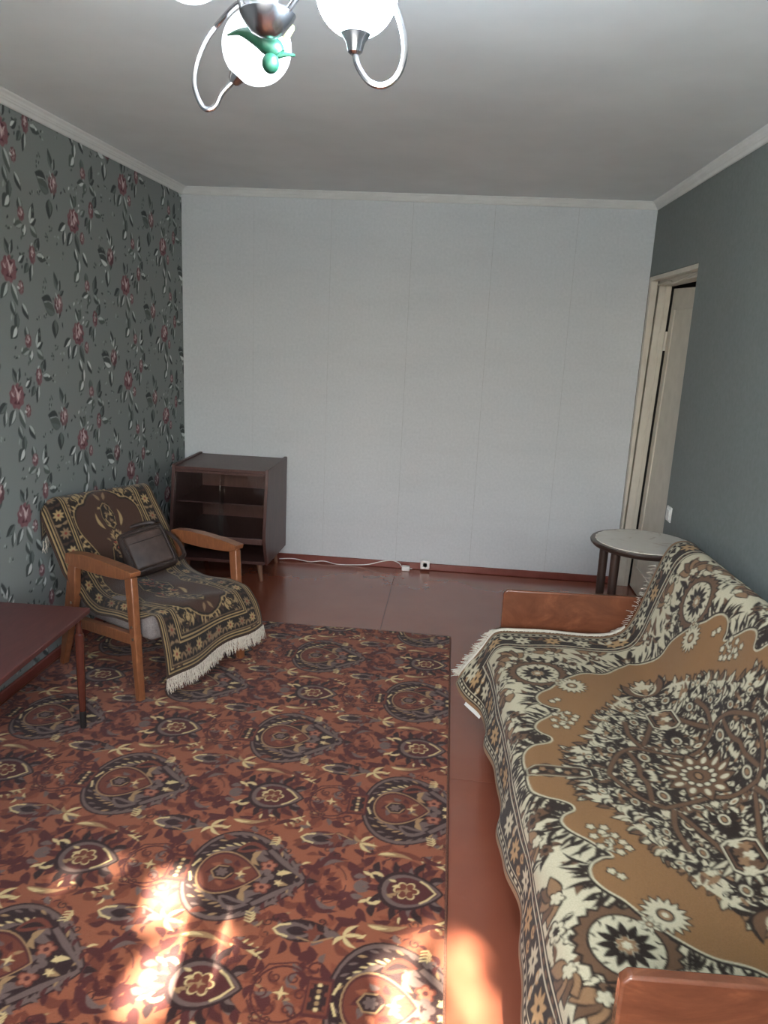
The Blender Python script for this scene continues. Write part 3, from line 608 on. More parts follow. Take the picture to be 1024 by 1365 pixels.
# ================================================================== room shell
fl = empty('floor', kind='structure')
box('subfloor', -.1, W + .4, REAR - .1, .1, -.08, -.006, M_floorgap, fl)
sx = [0, 1.5465, W + .12]; sy = [0.0, -2.62, REAR]
for i in range(2):
    for j in range(2):
        box('floor_sheet', sx[i] + (.0013 if i else 0), sx[i + 1] - (.0013 if i == 0 else 0), sy[j + 1] + .001, sy[j] - .001, -.006, 0, M_floor, fl)
setp(box('ceiling', -.1, W + .1, REAR - .1, .1, H, H + .1, M_ceil), kind='structure')
# back wall papered in vertical strips
bk = empty('wall_back', kind='structure')
box('plaster', -.1, W - .001, .002, .1, -.05, H, plain('plaster', (150, 152, 152), .9), bk)
box('dark_gap_backing', W - .001, W + .34, .0, .1, -.05, H, M_dark, bk)  # dark sheet behind the door frame, paints the shade in its gaps
edges = [0.0, .49, 1.005, 1.535, 2.06, 2.585, W]
for k in range(6):
    zt = H - .004
    box('wallpaper_strip', edges[k] + .0006, edges[k + 1] - .0006, -.0004 * (k % 2), .003, 0, zt, M_back, bk)
# left wall with printed roses: fine grid where the camera looks, coarser behind it
TW = make_wallpaper()
wlft = empty('wall_left', kind='structure')
def wallgrid(name, y0, y1, sy_, sz_):
    ys = np.linspace(y0, y1, int(round((y1 - y0) / sy_)) + 1); zs = np.linspace(0, H, int(round(H / sz_)) + 1)
    Y, Z = np.meshgrid(ys, zs, indexing='ij')
    c = TW.sample(Y + 1.515, Z - 2.093)
    gridmesh(name, np.stack([0 * Y, Y, Z], -1), c, M_wallp, wlft, False)
wallgrid('rose_wallpaper', -2.8, 0, .0048, .0042); wallgrid('rose_wallpaper', REAR, -2.8, .010, .009)
box('masonry', -.1, -.003, REAR - .1, .1, -.05, H + .1, M_dark, wlft)
# right wall with the recessed doorway at its far end
DY1, DZ1 = -1.03, 2.055
wr = empty('wall_right', kind='structure')
box('wallpaper_near', W, W + .12, REAR - .1, DY1, 0, H, M_grey, wr)
box('wallpaper_over_door', W, W + .12, DY1, 0, DZ1, H, M_grey, wr)
setp(box('wall_hall_blocker', W + .30, W + .34, -1.6, .1, -.05, H, M_dark), kind='structure')  # added dark box behind the door, keeps sky light out of the gaps
box('hall_blocker_side', W + .12, W + .34, -1.64, -1.60, -.05, H, M_dark, wr); box('hall_blocker_roof', W + .12, W + .34, -1.6, .1, H - .05, H, M_dark, wr)
# rear wall around the window
bm = bmesh.new()
add_box(bm, -.1, WX0, REAR - .22, REAR, -.05, H); add_box(bm, WX1, W + .12, REAR - .22, REAR, -.05, H)
add_box(bm, WX0, WX1, REAR - .22, REAR, -.05, WZ0); add_box(bm, WX0, WX1, REAR - .22, REAR, WZ1, H)
setp(fin(bm, 'wall_rear', M_back), kind='structure')
wi = empty('window_1', ((WX0 + WX1) / 2, REAR - .12, WZ0), kind='structure')
def wbox(n, x0, x1, z0, z1, d=.05, mt=M_trim): return box(n, x0 - (WX0 + WX1) / 2, x1 - (WX0 + WX1) / 2, -d / 2, d / 2, z0 - WZ0, z1 - WZ0, mt, wi)
wbox('window_frame', WX0, WX0 + .05, WZ0, WZ1); wbox('window_frame', WX1 - .05, WX1, WZ0, WZ1)
wbox('window_frame', WX0 + .05, WX1 - .05, WZ0, WZ0 + .05); wbox('window_frame', WX0 + .05, WX1 - .05, WZ1 - .05, WZ1)
mid = (WX0 + WX1) / 2
wbox('window_mullion', mid - .04, mid + .04, WZ0 + .05, WZ1 - .05)
wbox('window_pane', WX0 + .05, mid - .04, WZ0 + .05, WZ1 - .05, .004, M_glass); wbox('window_pane', mid + .04, WX1 - .05, WZ0 + .05, WZ1 - .05, .004, M_glass)
box('window_sill', -(WX1 - WX0) / 2 - .06, (WX1 - WX0) / 2 + .06, .03, .30, -.03, 0, M_trim, wi, .004)
# ceiling moulding: stepped cove, mitred at the corners
PROF = [(0, .045), (.006, .045), (.009, .038), (.013, .033), (.015, .029), (.019, .0285), (.0215, .026), (.0225, .022), (.026, .0205), (.0285, .018), (.029, .0145), (.035, .010), (.042, .007), (.045, .004), (.045, 0)]
def cove(name, p0, p1, inx, iny, m0, m1):
    """p0,p1 along a wall; (inx,iny) points into the room; m0,m1 mitre sign at the ends"""
    dx, dy = p1[0] - p0[0], p1[1] - p0[1]; L = math.hypot(dx, dy); dx /= L; dy /= L
    V = np.array([[(p0[0] + inx * a + dx * a * m0, p0[1] + iny * a + dy * a * m0, H - b) for a, b in PROF], [(p1[0] + inx * a - dx * a * m1, p1[1] + iny * a - dy * a * m1, H - b) for a, b in PROF]])
    o = gridmesh(name, V, None, M_trim, None, False); return setp(o, kind='structure')
cove('trim_1', (0, REAR), (0, 0), 1, 0, 1, 1); cove('trim_2', (0, 0), (W, 0), 0, -1, 1, 1); cove('trim_3', (W, 0), (W, REAR), -1, 0, 1, 1); cove('trim_4', (W, REAR), (0, REAR), 0, 1, 1, 1)
# skirting boards
def skirt(name, poly): return setp(prism(name, poly, 2, 0, .05, M_skirt, None, .006), kind='structure')
skirt('baseboard_back', [(0.001, -.0005), (0.001, -.018), (W, -.018), (W, -.0005)])
skirt('baseboard_left', [(.0005, -.019), (.016, -.019), (.016, REAR + .001), (.0005, REAR + .001)])
skirt('baseboard_right', [(W - .0005, DY1 - .01), (W - .016, DY1 - .01), (W - .016, REAR + .001), (W - .0005, REAR + .001)])

# ---- door in the recess (old frame, leaning a little)
dr = empty('door_1', (W + .1, -.5, 0), kind='structure')
def dxy(x, y, z): return (x - W - .1, y + .5, z)
def slab(name, pts, mt=M_whitepaint, bev=.0): return hexa(name, [dxy(*p) for p in pts], mt, dr, bev)
def post(name, xb0, xb1, xt0, xt1, y0, y1, z0, z1, mt=M_whitepaint, bev=.002):
    return slab(name, [(xb0, y0, z0), (xb1, y0, z0), (xb1, y1, z0), (xb0, y1, z0), (xt0, y0, z1), (xt1, y0, z1), (xt1, y1, z1), (xt0, y1, z1)], mt, bev)
yj = -.05
post('door_casing', W + .001, W + .006, W + .001, W + .046, yj + .003, -.002, 0, 2.03)            # strip beside the wall paper
post('door_jamb', W + .015, W + .089, W + .056, W + .133, yj, -.001, 0, 2.015)                    # lining seen face on
post('jamb_bead', W + .055, W + .066, W + .096, W + .107, yj - .004, yj + .002, 0, 2.01)
lb, lt_ = W + .100, W + .145                                                                     # leaf plane leans out at the top
lf_ = slab('door_leaf', [(lb, DY1 + .02, .012), (lb + .04, DY1 + .02, .012), (lb + .04, yj - .006, .012), (lb, yj - .006, .012), (lt_, DY1 + .02, 1.955), (lt_ + .04, DY1 + .02, 1.955), (lt_ + .04, yj - .006, 1.985), (lt_, yj - .006, 1.985)], bev=.003)
def lx(z): return lb + (lt_ - lb) * z / 1.985
for (y0, y1, z0, z1) in [(-.92, -.15, .16, 1.87)]:      # raised beads around the two panels
    for (a0, a1, c0, c1) in [(y0, y0 + .018, z0, z1), (y1 - .018, y1, z0, z1), (y0, y1, z0, z0 + .018), (y0, y1, z1 - .018, z1)]:
        slab('panel_bead', [(lx(c0) - .008, a0, c0), (lx(c0) + .004, a0, c0), (lx(c0) + .004, a1, c0), (lx(c0) - .008, a1, c0), (lx(c1) - .008, a0, c1), (lx(c1) + .004, a0, c1), (lx(c1) + .004, a1, c1), (lx(c1) - .008, a1, c1)])
for z in (1.66, .35):
    tube('hinge', [dxy(lx(z - .06) - .008, yj - .006, z - .06), dxy(lx(z + .06) - .008, yj - .006, z + .06)], .011, M_whitepaint, dr, 10)
    box('hinge_plate', *(lambda p: (p[0] - .045, p[0] + .002, p[1] - .001, p[1] + .003, p[2] - .055, p[2] + .055))(dxy(lx(z) - .008, yj - .004, z)), M_whitepaint, dr, .001)
# head of the frame
post('door_head', W + .001, W + .05, W + .001, W + .05, DY1 + .004, -.002, 2.028, 2.053)
post('head_board', W + .05, W + .145, W + .05, W + .145, DY1 + .004, yj, 2.0, 2.05)
post('near_jamb', W + .02, W + .14, W + .02, W + .16, DY1 + .003, DY1 + .018, 0, 2.0)
wv = [dxy(W + .044, -.06, 2.003), dxy(W + .046, -.3, 2.012), dxy(W + .046, -.42, 1.995), dxy(W + .046, -.62, 2.006), dxy(W + .046, -.82, 2.02), dxy(W + .046, -1.0, 2.022)]
tube('peeling_strip', catmull(wv, 6), .006, M_whitepaint, dr, 6)

# ================================================================== furniture materials
M_arm = wood('amber_varnished_wood', (112, 68, 44), (154, 100, 66), .35, (3, 14, 3), 4, .3)
M_cab = wood('dark_polished_veneer', (72, 46, 42), (98, 68, 62), .42, (8, 8, 1.2), 5, .12)
M_cabin = wood('dark_cabinet_inside', (96, 62, 54), (120, 80, 68), .5, (8, 8, 1.2), 5, .1)
M_sofaarm = wood('red_brown_polished_board', (92, 54, 38), (138, 84, 58), .22, (1.5, 3, 3), 2.5, .5, 2.5)
M_tbl = wood('mahogany_table_lacquer', (74, 36, 34), (98, 54, 50), .38, (10, 1.5, 8), 4, .3)
M_tblleg = wood('mahogany_leg_lacquer', (72, 36, 28), (98, 50, 38), .25, (4, 4, 1), 5, .5)
M_leg = wood('pale_brown_leg', (126, 90, 70), (158, 118, 92), .45, (5, 5, 1), 6)
M_greyfab = plain('grey_woven_upholstery', (126, 120, 118), .95, 14, 220, .5, 400, spec=.1)
M_sofabase = plain('brown_sofa_upholstery', (96, 66, 46), .95, 10, 120, .4, 300, spec=.1)
M_fringe = plain('cream_cotton_fringe', (206, 198, 184), .9, 10, 60, spec=.1)
M_leather = plain('dark_brown_leather', (50, 38, 34), .5, 9, 26, .35, 160)
M_leather2 = plain('worn_brown_leather', (66, 52, 46), .45, 12, 18, .35, 160)
M_chrome = plain('chrome', (190, 190, 195), .22, 6, 9, metal=1.0)
M_steel = plain('bolt_metal', (200, 198, 190), .3, 6, 9, metal=1.0)
M_dkwood = wood('dark_brown_turned_wood', (44, 32, 28), (64, 48, 42), .35, (4, 4, 1), 6, .3)
M_plastic = plain('white_plastic', (232, 232, 228), .35, 3, 6)
M_black = plain('black_rubber', (24, 22, 22), .6, 4)

# ---- carpet
TC = make_carpet()
CX0, CX1, CY0, CY1, CH = .03, 1.938, -4.30, -1.235, .012
ys = [CY1]
while ys[-1] > -3.95: ys.append(ys[-1] - (.0030 + .0026 * (ys[-1] + 3.95) / 2.7))
ys = np.array(ys + list(np.linspace(ys[-1] - .008, CY0, 40)))
xs = np.linspace(CX0, CX1, 560)
X, Y = np.meshgrid(xs, ys, indexing='ij')
skew = (Y - CY1) * -.004
Zc = CH + .0015 * np.sin(X * 5 + 1) * np.sin(Y * 4) + .004 * np.exp(-((Y - CY1) / .05) ** 2) * (.5 + .5 * np.sin(X * 9))
col = TC.sample(X - 1.332, Y + 2.445)
# curl the rim of the pile down to the floor
Vc = np.stack([X + skew, Y, Zc], -1)
rim = Vc.copy()
Vc = np.concatenate([Vc[:1] * (1, 1, 0) + (-.002, 0, .0008), Vc, Vc[-1:] * (1, 1, 0) + (.002, 0, .0008)], 0); col = np.concatenate([col[:1], col, col[-1:]], 0)
Vc = np.concatenate([Vc[:, :1] * (1, 1, 0) + (0, .002, .0008), Vc, Vc[:, -1:] * (1, 1, 0) + (0, -.002, .0008)], 1); col = np.concatenate([col[:, :1], col, col[:, -1:]], 1)
M_carpet = painted('woven_carpet_pile', .95, .7, 600, sheen=.15, spec=.1)
cp = empty('carpet', (1.0, -2.7, 0), label='large terracotta carpet with maroon and cream medallions on the floor', cat='carpet')
o = gridmesh('pile', Vc - (1.0, -2.7, 0), col, M_carpet, cp, True, flip=True)
M_bind = plain('brown_overlocked_edge', (104, 66, 52), .9, 18, 240, .4, 500)
bm = bmesh.new()
pts = [(x - 1.0, y + 2.7, z) for x, y, z in [(rim[-1, j, 0] + .003, rim[-1, j, 1], .006) for j in range(len(ys) - 1, -1, -12)]] + [(rim[i, 0, 0] - 1.0, CY1 + .003 + 2.7, max(.006, rim[i, 0, 2] - .007)) for i in range(559, -1, -12)]
add_tube(bm, pts, .0055, 6)
fin(bm, 'edge_binding', M_bind, cp, auto=True)

# ---- sofa (book type, wooden side boards) and the throw on it
SO = np.array([2.10, -2.0]); SA = .042; LD = np.array([SA, -1]) / math.hypot(SA, 1); DD = np.array([1, SA]) / math.hypot(1, SA)
SRZ = math.atan2(DD[1], DD[0])          # local x = depth toward the wall, local y = -(length)
PROFS = [(-.035, .17), (-.02, .28), (-.008, .365), (.03, .402), (.12, .41), (.28, .412), (.42, .408), (.515, .418), (.575, .46), (.63, .58), (.68, .70), (.715, .785), (.755, .825), (.81, .832), (.85, .80), (.865, .7), (.868, .6)]
PC = catmull(PROFS, 40); PS = np.r_[0, np.cumsum(np.hypot(*np.diff(PC, axis=0).T))]
def throw_pt(l, v):
    l = np.asarray(l, float); v = np.asarray(v, float)
    d = np.interp(v, PS, PC[:, 0]); z = np.interp(v, PS, PC[:, 1])
    drp = 1 - smooth(v / .22); far = 1 - smooth((l - .08) / .42)
    d = d - drp * far * .10; l2 = l + drp * far * .075
    wv_ = .011 * np.sin(l * 11 + .6) + .004 * np.sin(l * 27 + 2)
    d = d - drp * wv_ * smooth((l - .2) / .3) * 1.2 - drp * .01
    z = z + drp * (.012 * np.sin(l * 9 + 1) + .003 * np.sin(l * 23))
    seat = smooth((v - .25) / .1) * (1 - smooth((v - .75) / .1))
    z = z + seat * (.004 * np.sin(l * 7 + v * 9) + .003 * np.sin(l * 3.3 - v * 14 + 1))
    back = smooth((v - .82) / .1) * (1 - smooth((v - 1.15) / .1))
    d = d + back * (.005 * np.sin(l * 8 + 1) + .003 * np.sin(l * 17 + v * 6))
    l2 = l2 - .085 * smooth((v - .72) / .42) * (1 - smooth((l - .08) / .5))
    return np.stack([d, -l2, z], -1)
sofa = empty('sofa', (SO[0], SO[1], 0), SRZ, 'long sofa with polished wooden side boards along the dark grey wall', 'sofa')
SL = 2.05      # seat length
box('base', .02, .84, -SL, 0.0, .06, .22, M_sofabase, sofa, .01)
rounded('seat_cushion', .005, .56, -SL + .005, -.005, .22, .398, .035, M_sofabase, sofa)
bm = bmesh.new()
bp = [(.57, .30), (.625, .45), (.68, .60), (.722, .73), (.75, .775), (.78, .79), (.81, .785), (.83, .76), (.84, .70), (.84, .30)]
lo = [bm.verts.new((x, -.02, z)) for x, z in bp]; hi = [bm.verts.new((x, -SL + .005, z)) for x, z in bp]
bm.faces.new(lo); bm.faces.new(hi[::-1])
for i in range(len(bp)): bm.faces.new([lo[i], lo[(i + 1) % len(bp)], hi[(i + 1) % len(bp)], hi[i]])
fin(bm, 'backrest', M_sofabase, sofa, .012, 3, auto=True)
for (l0, l1) in ((-.005, -.033), (SL + .008, SL + .036)):
    prism('side_board', [(.05, .05), (.05, .545), (.065, .56), (.80, .56), (.86, .50), (.86, .05)], 1, -l0, -l1, M_sofaarm, sofa, .006, 3)
for (x, y) in ((.1, -.1), (.1, -SL + .1), (.76, -.1), (.76, -SL + .1)): lathe('leg', [(.018, 0), (.028, .065)], M_dkwood, sofa, 16, (x, y, 0))

TS = make_sofa_throw()
L0, L1 = .10, 2.04
ls = [L0]
while ls[-1] < L1: ls.append(ls[-1] + .0046 - .0016 * (ls[-1] - L0) / 2)
ls = np.array(ls); vv = np.linspace(0, PS[-1] - .07, 440)
Lg, Vg = np.meshgrid(ls, vv, indexing='ij')
Pt = throw_pt(Lg, Vg); cl = TS.sample(Lg - 1.18, Vg - .735)
M_throw = painted('woven_tapestry_throw', .9, .5, 900, sheen=.1, spec=.15)
th = empty('sofa_throw', (SO[0], SO[1], 0), SRZ, 'brown cream and black patterned tapestry throw spread over the sofa', 'throw')
gridmesh('cloth', Pt, cl, M_throw, th, True)
def fringe_mesh(name, base, dirs, mat, parent, n_per=2, L=.045, w=.0022, seed=1, curl_=.4):
    """thin tapered yarns hanging from a line of base points"""
    r_ = random.Random(seed); V = []; F = []
    for b, d in zip(base, dirs):
        for _ in range(n_per):
            d0 = Vector(d) + Vector((r_.uniform(-1, 1), r_.uniform(-1, 1), r_.uniform(-.6, .4))) * curl_; d0.normalize()
            s = d0.cross(Vector((.3, .5, .8))); s.normalize(); s2 = d0.cross(s); p = Vector(b) + Vector((r_.uniform(-1, 1), r_.uniform(-1, 1), 0)) * .003; LL = L * r_.uniform(.7, 1.15); k = len(V)
            q1 = p + d0 * LL * .5 + s * r_.uniform(-.006, .006); q2 = p + d0 * LL + Vector((0, 0, -LL * .15)) + s * r_.uniform(-.012, .012)
            for q, ww in ((p, w), (q1, w), (q2, w * .5)):
                for j in range(3): a = j * 2.094; V.append(q + (s * math.cos(a) + s2 * math.sin(a)) * ww)
            for rr in (0, 3):
                for j in range(3): F.append((k + rr + j, k + rr + (j + 1) % 3, k + rr + 3 + (j + 1) % 3, k + rr + 3 + j))
    me = bpy.data.meshes.new(name); me.from_pydata([tuple(v) for v in V], [], F); me.update()
    return setp(link(name, me, mat, parent, True), kind='stuff')
# cream stitched band and fringe on the far short edge
nb = 110; vb = np.linspace(.03, .80, nb); eb = throw_pt(np.full(nb, L0 - .012), vb)
bnd = np.stack([throw_pt(np.full(nb, L0 - .022), vb) + (0, 0, .001), throw_pt(np.full(nb, L0 - .016), vb) + (0, 0, .009), throw_pt(np.full(nb, L0 - .004), vb) + (0, 0, .010), throw_pt(np.full(nb, L0 + .003), vb) + (0, 0, .004)], 0)
gridmesh('fringe_heading', bnd, None, M_fringe, th, True)
vf = np.r_[np.linspace(.03, .26, 70), np.linspace(.26, .80, 60)]; bs = throw_pt(np.full(130, L0 - .018), vf)
fringe_mesh('fringe', bs, [(-.9, .5, .25 * math.sin(i * .4)) if v < .25 else (-.5, .35, -.35 + .1 * math.sin(i * .4)) for i, v in enumerate(vf)], M_fringe, th, 2, .034, .0018, 4, .4)
fb = throw_pt(np.full(40, L0 - .012), np.linspace(.82, 1.1, 40)); fringe_mesh('fringe', fb, [(-.3, .6, .0)] * 40, M_fringe, th, 1, .03, .0015, 9, .4)
tg = throw_pt(np.array([.235, .37]), np.array([.0, .0])) + (.018, 0, -.004)
bm = bmesh.new(); a, b = Vector(tg[0]) + Vector((-.004, 0, .002)), Vector(tg[1]) + Vector((-.004, 0, .002)); dn = Vector((-.010, 0, -.022)); up = Vector((0, 0, .0012))
q = [a, b, b + dn, a + dn]; vs1 = [bm.verts.new(p) for p in q] + [bm.verts.new(p + up) for p in q]
for f in [(0, 1, 2, 3), (7, 6, 5, 4), (0, 4, 5, 1), (1, 5, 6, 2), (2, 6, 7, 3), (3, 7, 4, 0)]: bm.faces.new([vs1[i] for i in f])
setp(fin(bm, 'care_label', M_plastic, th), label='small white care label at the hem')

# ---- armchair
AO = (.742, -1.995, .0142); ARZ = math.atan2(.862, .507)      # local x = width (to the right seen from the front-left), local y = backwards
ac = empty('armchair', AO, ARZ, 'amber wooden armchair with grey upholstery against the rose wallpaper', 'armchair')
for sgn in (-1, 1):
    t0, t1 = (sgn * .30 - .021, sgn * .30 + .021)
    # arm: y (backwards), z ; slightly bowed top, deeper toward the rear
    top = catmull([(.008, .587), (.10, .595), (.25, .598), (.37, .594), (.47, .582), (.49, .575)], 5); bot = catmull([(.495, .53), (.40, .526), (.25, .530), (.10, .542), (.06, .549), (.014, .566)], 4)
    prism('armrest', [tuple(p) for p in top] + [tuple(p) for p in bot], 0, t0 - .006, t1 + .006, M_arm, ac, .005, 3)
    prism('front_leg', [(.020, .562), (.070, .556), (.016, 0), (-.014, 0)], 0, t0 + .004, t1 - .004, M_arm, ac, .005)
    prism('rear_leg', [(.432, .53), (.487, .525), (.60, 0), (.57, 0), (.445, .36)], 0, t0 + .004, t1 - .004, M_arm, ac, .005)
    prism('side_rail', [(.01, .25), (.01, .30), (.46, .27), (.46, .22)], 0, t0 + .014 if sgn < 0 else t0 - .004, t1 + .004 if sgn < 0 else t1 - .014, M_arm, ac, .004)
    for (y, z) in ((.026, .338), (.021, .284)):
        lathe('bolt', [(.0065, 0), (.0065, .004), (.003, .006), (0, .006)], M_steel, ac, 12, (sgn * .3235 * 1.0 - sgn * .008, y, z), (sgn, 0, 0))
    lathe('bolt', [(.0065, 0), (.0065, .004), (.003, .006), (0, .006)], M_steel, ac, 12, (sgn * .3155, .475, .34), (sgn, 0, 0))
rounded('seat_cushion', -.262, .262, -.03, .46, .265, .392, .03, M_greyfab, ac)
rot = Matrix.Translation((0, .465, .30)) @ Matrix.Rotation(math.radians(-22), 4, 'X')
rounded('backrest', -.255, .255, 0, .08, 0, .515, .03, M_greyfab, ac, m4=rot)

# ---- throw on the armchair
CPF = catmull([(-.137, .165), (-.128, .25), (-.105, .335), (-.06, .397), (.02, .405), (.15, .402), (.29, .40), (.385, .405), (.445, .44), (.495, .53), (.545, .64), (.595, .745), (.63, .792), (.672, .80), (.705, .765), (.715, .70), (.716, .655)], 30)   # (y backwards, z)
CPS = np.r_[0, np.cumsum(np.hypot(*np.diff(CPF, axis=0).T))]; CL = CPS[-1]
KW = [0, .16, .26, .40, .62, .75, .90, 1.10, 1.22, CL]
KL = [-.262, -.268, -.262, -.335, -.345, -.325, -.33, -.345, -.35, -.35]; KR = [.30, .295, .285, .280, .300, .322, .290, .25, .245, .245]
def cthrow(u, w):
    tl = np.interp(w, KW, KL); tr = np.interp(w, KW, KR); t = tl + (tr - tl) * u
    y = np.interp(w, CPS, CPF[:, 0]); z = np.interp(w, CPS, CPF[:, 1])
    drp = 1 - smooth(w / .25); onseat = smooth((w - .22) / .08) * (1 - smooth((w - .74) / .1)); onback = smooth((w - .74) / .12)
    z = z + drp * (.05 * t / .28 + .008 * np.sin(u * 11 + 1)); y = y - drp * (.012 * np.sin(u * 9) + .012 * (u - .3))
    exl = np.maximum(0, -t - .262); exr = np.maximum(0, t - .258)
    z = z - onseat * (exl * .95 + exr * .3); t = t + onseat * exl * .55
    z = z - onback * exl * .55; y = y + onback * exl * .45
    z = z + onseat * (.006 * np.sin(u * 8 + w * 17) + .004 * np.sin(u * 17 - w * 9)); y = y - onback * (.006 * np.sin(u * 9 + w * 5) + .004) * (1 - smooth((w - 1.15) / .1))
    y = np.minimum(y, (.742 - .014 + .507 * t) / .862)
    return np.stack([t, y, z], -1)
TA = make_chair_throw()
us, ws = np.linspace(0, 1, 200), np.linspace(0, CL, 390); Ug, Wg = np.meshgrid(us, ws, indexing='ij')
Pa = cthrow(Ug, Wg); ca = TA.sample((Wg / CL - .5) * 1.36, (Ug - .5) * .80)
M_cthrow = painted('dark_tapestry_throw', .75, .5, 900, sheen=.15, spec=.25)
ct = empty('armchair_throw', AO, ARZ, 'dark brown and gold fringed tapestry throw draped over the armchair', 'throw')
gridmesh('cloth', Pa, ca, M_cthrow, ct, True, flip=True)
uf = np.linspace(.0, 1, 150); bf = cthrow(uf, np.full(150, .0)); fringe_mesh('fringe', bf + (0, 0, .002), [(.05 * math.sin(i), -.12, -1) for i in range(150)], M_fringe, ct, 3, .055, .0018, 5, .10)
bb = cthrow(np.linspace(0, 1, 90), np.full(90, CL)); fringe_mesh('fringe', bb + (0, -.012, 0), [(0, -.05, -1)] * 90, M_fringe, ct, 2, .05, .0018, 6, .15)

# ---- shoulder bag on the seat
bg = empty('shoulder_bag', (0, 0, 0), 0, 'small dark brown leather shoulder bag leaning on the armchair back', 'bag')
bmw = Matrix.Translation(AO) @ Matrix.Rotation(ARZ, 4, 'Z') @ Matrix.Translation((.085, .372, .418)) @ Matrix.Rotation(math.radians(-22), 4, 'Z') @ Matrix.Rotation(math.radians(-36), 4, 'X') @ Matrix.Rotation(math.radians(-13), 4, 'Y') @ Matrix.Scale(1.05, 4)
bg.matrix_world = bmw
rounded('body', -.118, .118, -.035, .035, 0, .225, .026, M_leather, bg)
rounded('front_pocket', -.092, .092, -.050, -.025, .022, .195, .012, M_leather2, bg)
tube('piping', [(x, -.036, z) for x, z in catmull([(-.098, .03), (-.1, .11), (-.098, .19), (-.08, .205), (0, .206), (.08, .205), (.098, .19), (.1, .11), (.098, .03), (.08, .014), (0, .012), (-.08, .014), (-.098, .03)], 5)], .0045, M_leather, bg, 8)
box('pocket_flap_seam', -.09, .09, -.0525, -.049, .150, .155, M_leather, bg, .001)
tube('handle', catmull([(-.075, 0, .215), (-.09, 0, .232), (-.055, .006, .246), (0, .008, .25), (.055, .006, .246), (.09, 0, .232), (.075, 0, .215)], 5), .011, M_leather, bg, 8)
bm = bmesh.new(); pth = catmull([(-.11, .01, .20), (-.135, .005, .14), (-.15, 0, .05), (-.14, .0, .012)], 6); add_tube(bm, pth, .010, 6); fin(bm, 'strap', M_leather, bg, auto=True)
bm = bmesh.new(); pth = catmull([(.11, .01, .20), (.14, -.005, .15), (.155, -.02, .09), (.15, -.03, .03), (.12, -.04, .012)], 6); add_tube(bm, pth, .010, 6); fin(bm, 'strap', M_leather, bg, auto=True)
box('zip', -.085, .085, -.012, .012, .223, .228, M_black, bg, .001)

# ---- coffee table at the left wall
tb = empty('coffee_table', (.270, -3.02, .0142), math.radians(1.8), 'low mahogany lacquered table beside the left wall in front of the armchair', 'table')
TWd, TLn, TH = .238, .53, .508
prism('table_top', [(-TWd, -TLn), (TWd, -TLn), (TWd, TLn), (-TWd, TLn)], 2, TH - .022, TH, M_tbl, tb, .004, 3)
for (x0, x1, y0, y1) in [(-TWd + .05, TWd - .05, TLn - .065, TLn - .045), (-TWd + .05, TWd - .05, -TLn + .045, -TLn + .065), (-TWd + .045, -TWd + .065, -TLn + .05, TLn - .05), (TWd - .065, TWd - .045, -TLn + .05, TLn - .05)]:
    box('apron', x0, x1, y0, y1, TH - .052, TH - .022, M_tbl, tb, .002)
for x in (-1, 1):
    for y in (-1, 1):
        lg = lathe('leg', [(.010, .0), (.0115, .012), (.013, .075), (.0165, .2), (.0195, .36), (.0195, .405), (.0135, .412), (.0125, .43), (.0125, TH - .022)], M_tblleg, tb, 20, (x * (TWd - .035), y * (TLn - .035), 0))
        f_ = lathe('leg_tip', [(.0112, -.0005), (.0124, .012), (.0137, .074)], M_black, lg, 20, (x * (TWd - .035), y * (TLn - .035), 0.0008))

# ---- glazed cabinet in the far left corner
cb = empty('cabinet', (.43, -.02, 0), 0, 'dark veneered glazed cabinet on splayed legs in the far left corner', 'cabinet')
x0, x1 = -.313, .313
sidep = [(-.005, .115), (-.005, .757), (-.548, .757), (-.612, .335), (-.606, .30), (-.548, .13)]
for (a, b) in ((x0, x0 + .02), (x1 - .02, x1)): prism('side_panel', sidep, 0, a, b, M_cab, cb, .002)
box('top_board', x0 + .021, x1 - .021, -.545, -.006, .728, .746, M_cab, cb, .001)
box('back_panel', x0 + .021, x1 - .021, -.012, -.006, .13, .728, M_cabin, cb)
box('middle_board', x0 + .021, x1 - .021, -.60, -.013, .290, .306, M_cab, cb, .001)
box('front_rail', x0 + .021, x1 - .021, -.612, -.600, .280, .318, M_cab, cb, .002)
box('bottom_board', x0 + .021, x1 - .021, -.55, -.013, .128, .148, M_cab, cb, .001)
box('front_rail', x0 + .021, x1 - .021, -.556, -.540, .712, .728, M_cab, cb, .001)
box('glass_shelf', x0 + .021, x1 - .021, -.53, -.014, .512, .520, M_cab, cb, .001)
for (a, b, dy) in ((x0 + .022, .03, 0), (-.0, x1 - .022, .008)):
    hexa('glass_door', [(a, -.598 + dy, .319), (b, -.598 + dy, .319), (b, -.594 + dy, .319), (a, -.594 + dy, .319), (a, -.550 + dy + .006, .712), (b, -.550 + dy + .006, .712), (b, -.546 + dy + .006, .712), (a, -.546 + dy + .006, .712)], M_cabglass, cb)
for (x, y, sx_, sy_) in ((x0 + .075, -.47, -1, -1), (x1 - .075, -.47, 1, -1), (x0 + .075, -.07, -1, .3), (x1 - .075, -.07, 1, .3)):
    bm = bmesh.new(); vs2 = add_lathe(bm, [(.0115, 0), (.012, .004), (.019, .128)], 18)
    for v in bm.verts: k = 1 - v.co.z / .128; v.co.x += sx_ * .022 * k; v.co.y += sy_ * .022 * k - 0
    for v in bm.verts: v.co.x += x; v.co.y += y
    fin(bm, 'leg', M_leg, cb, auto=True)

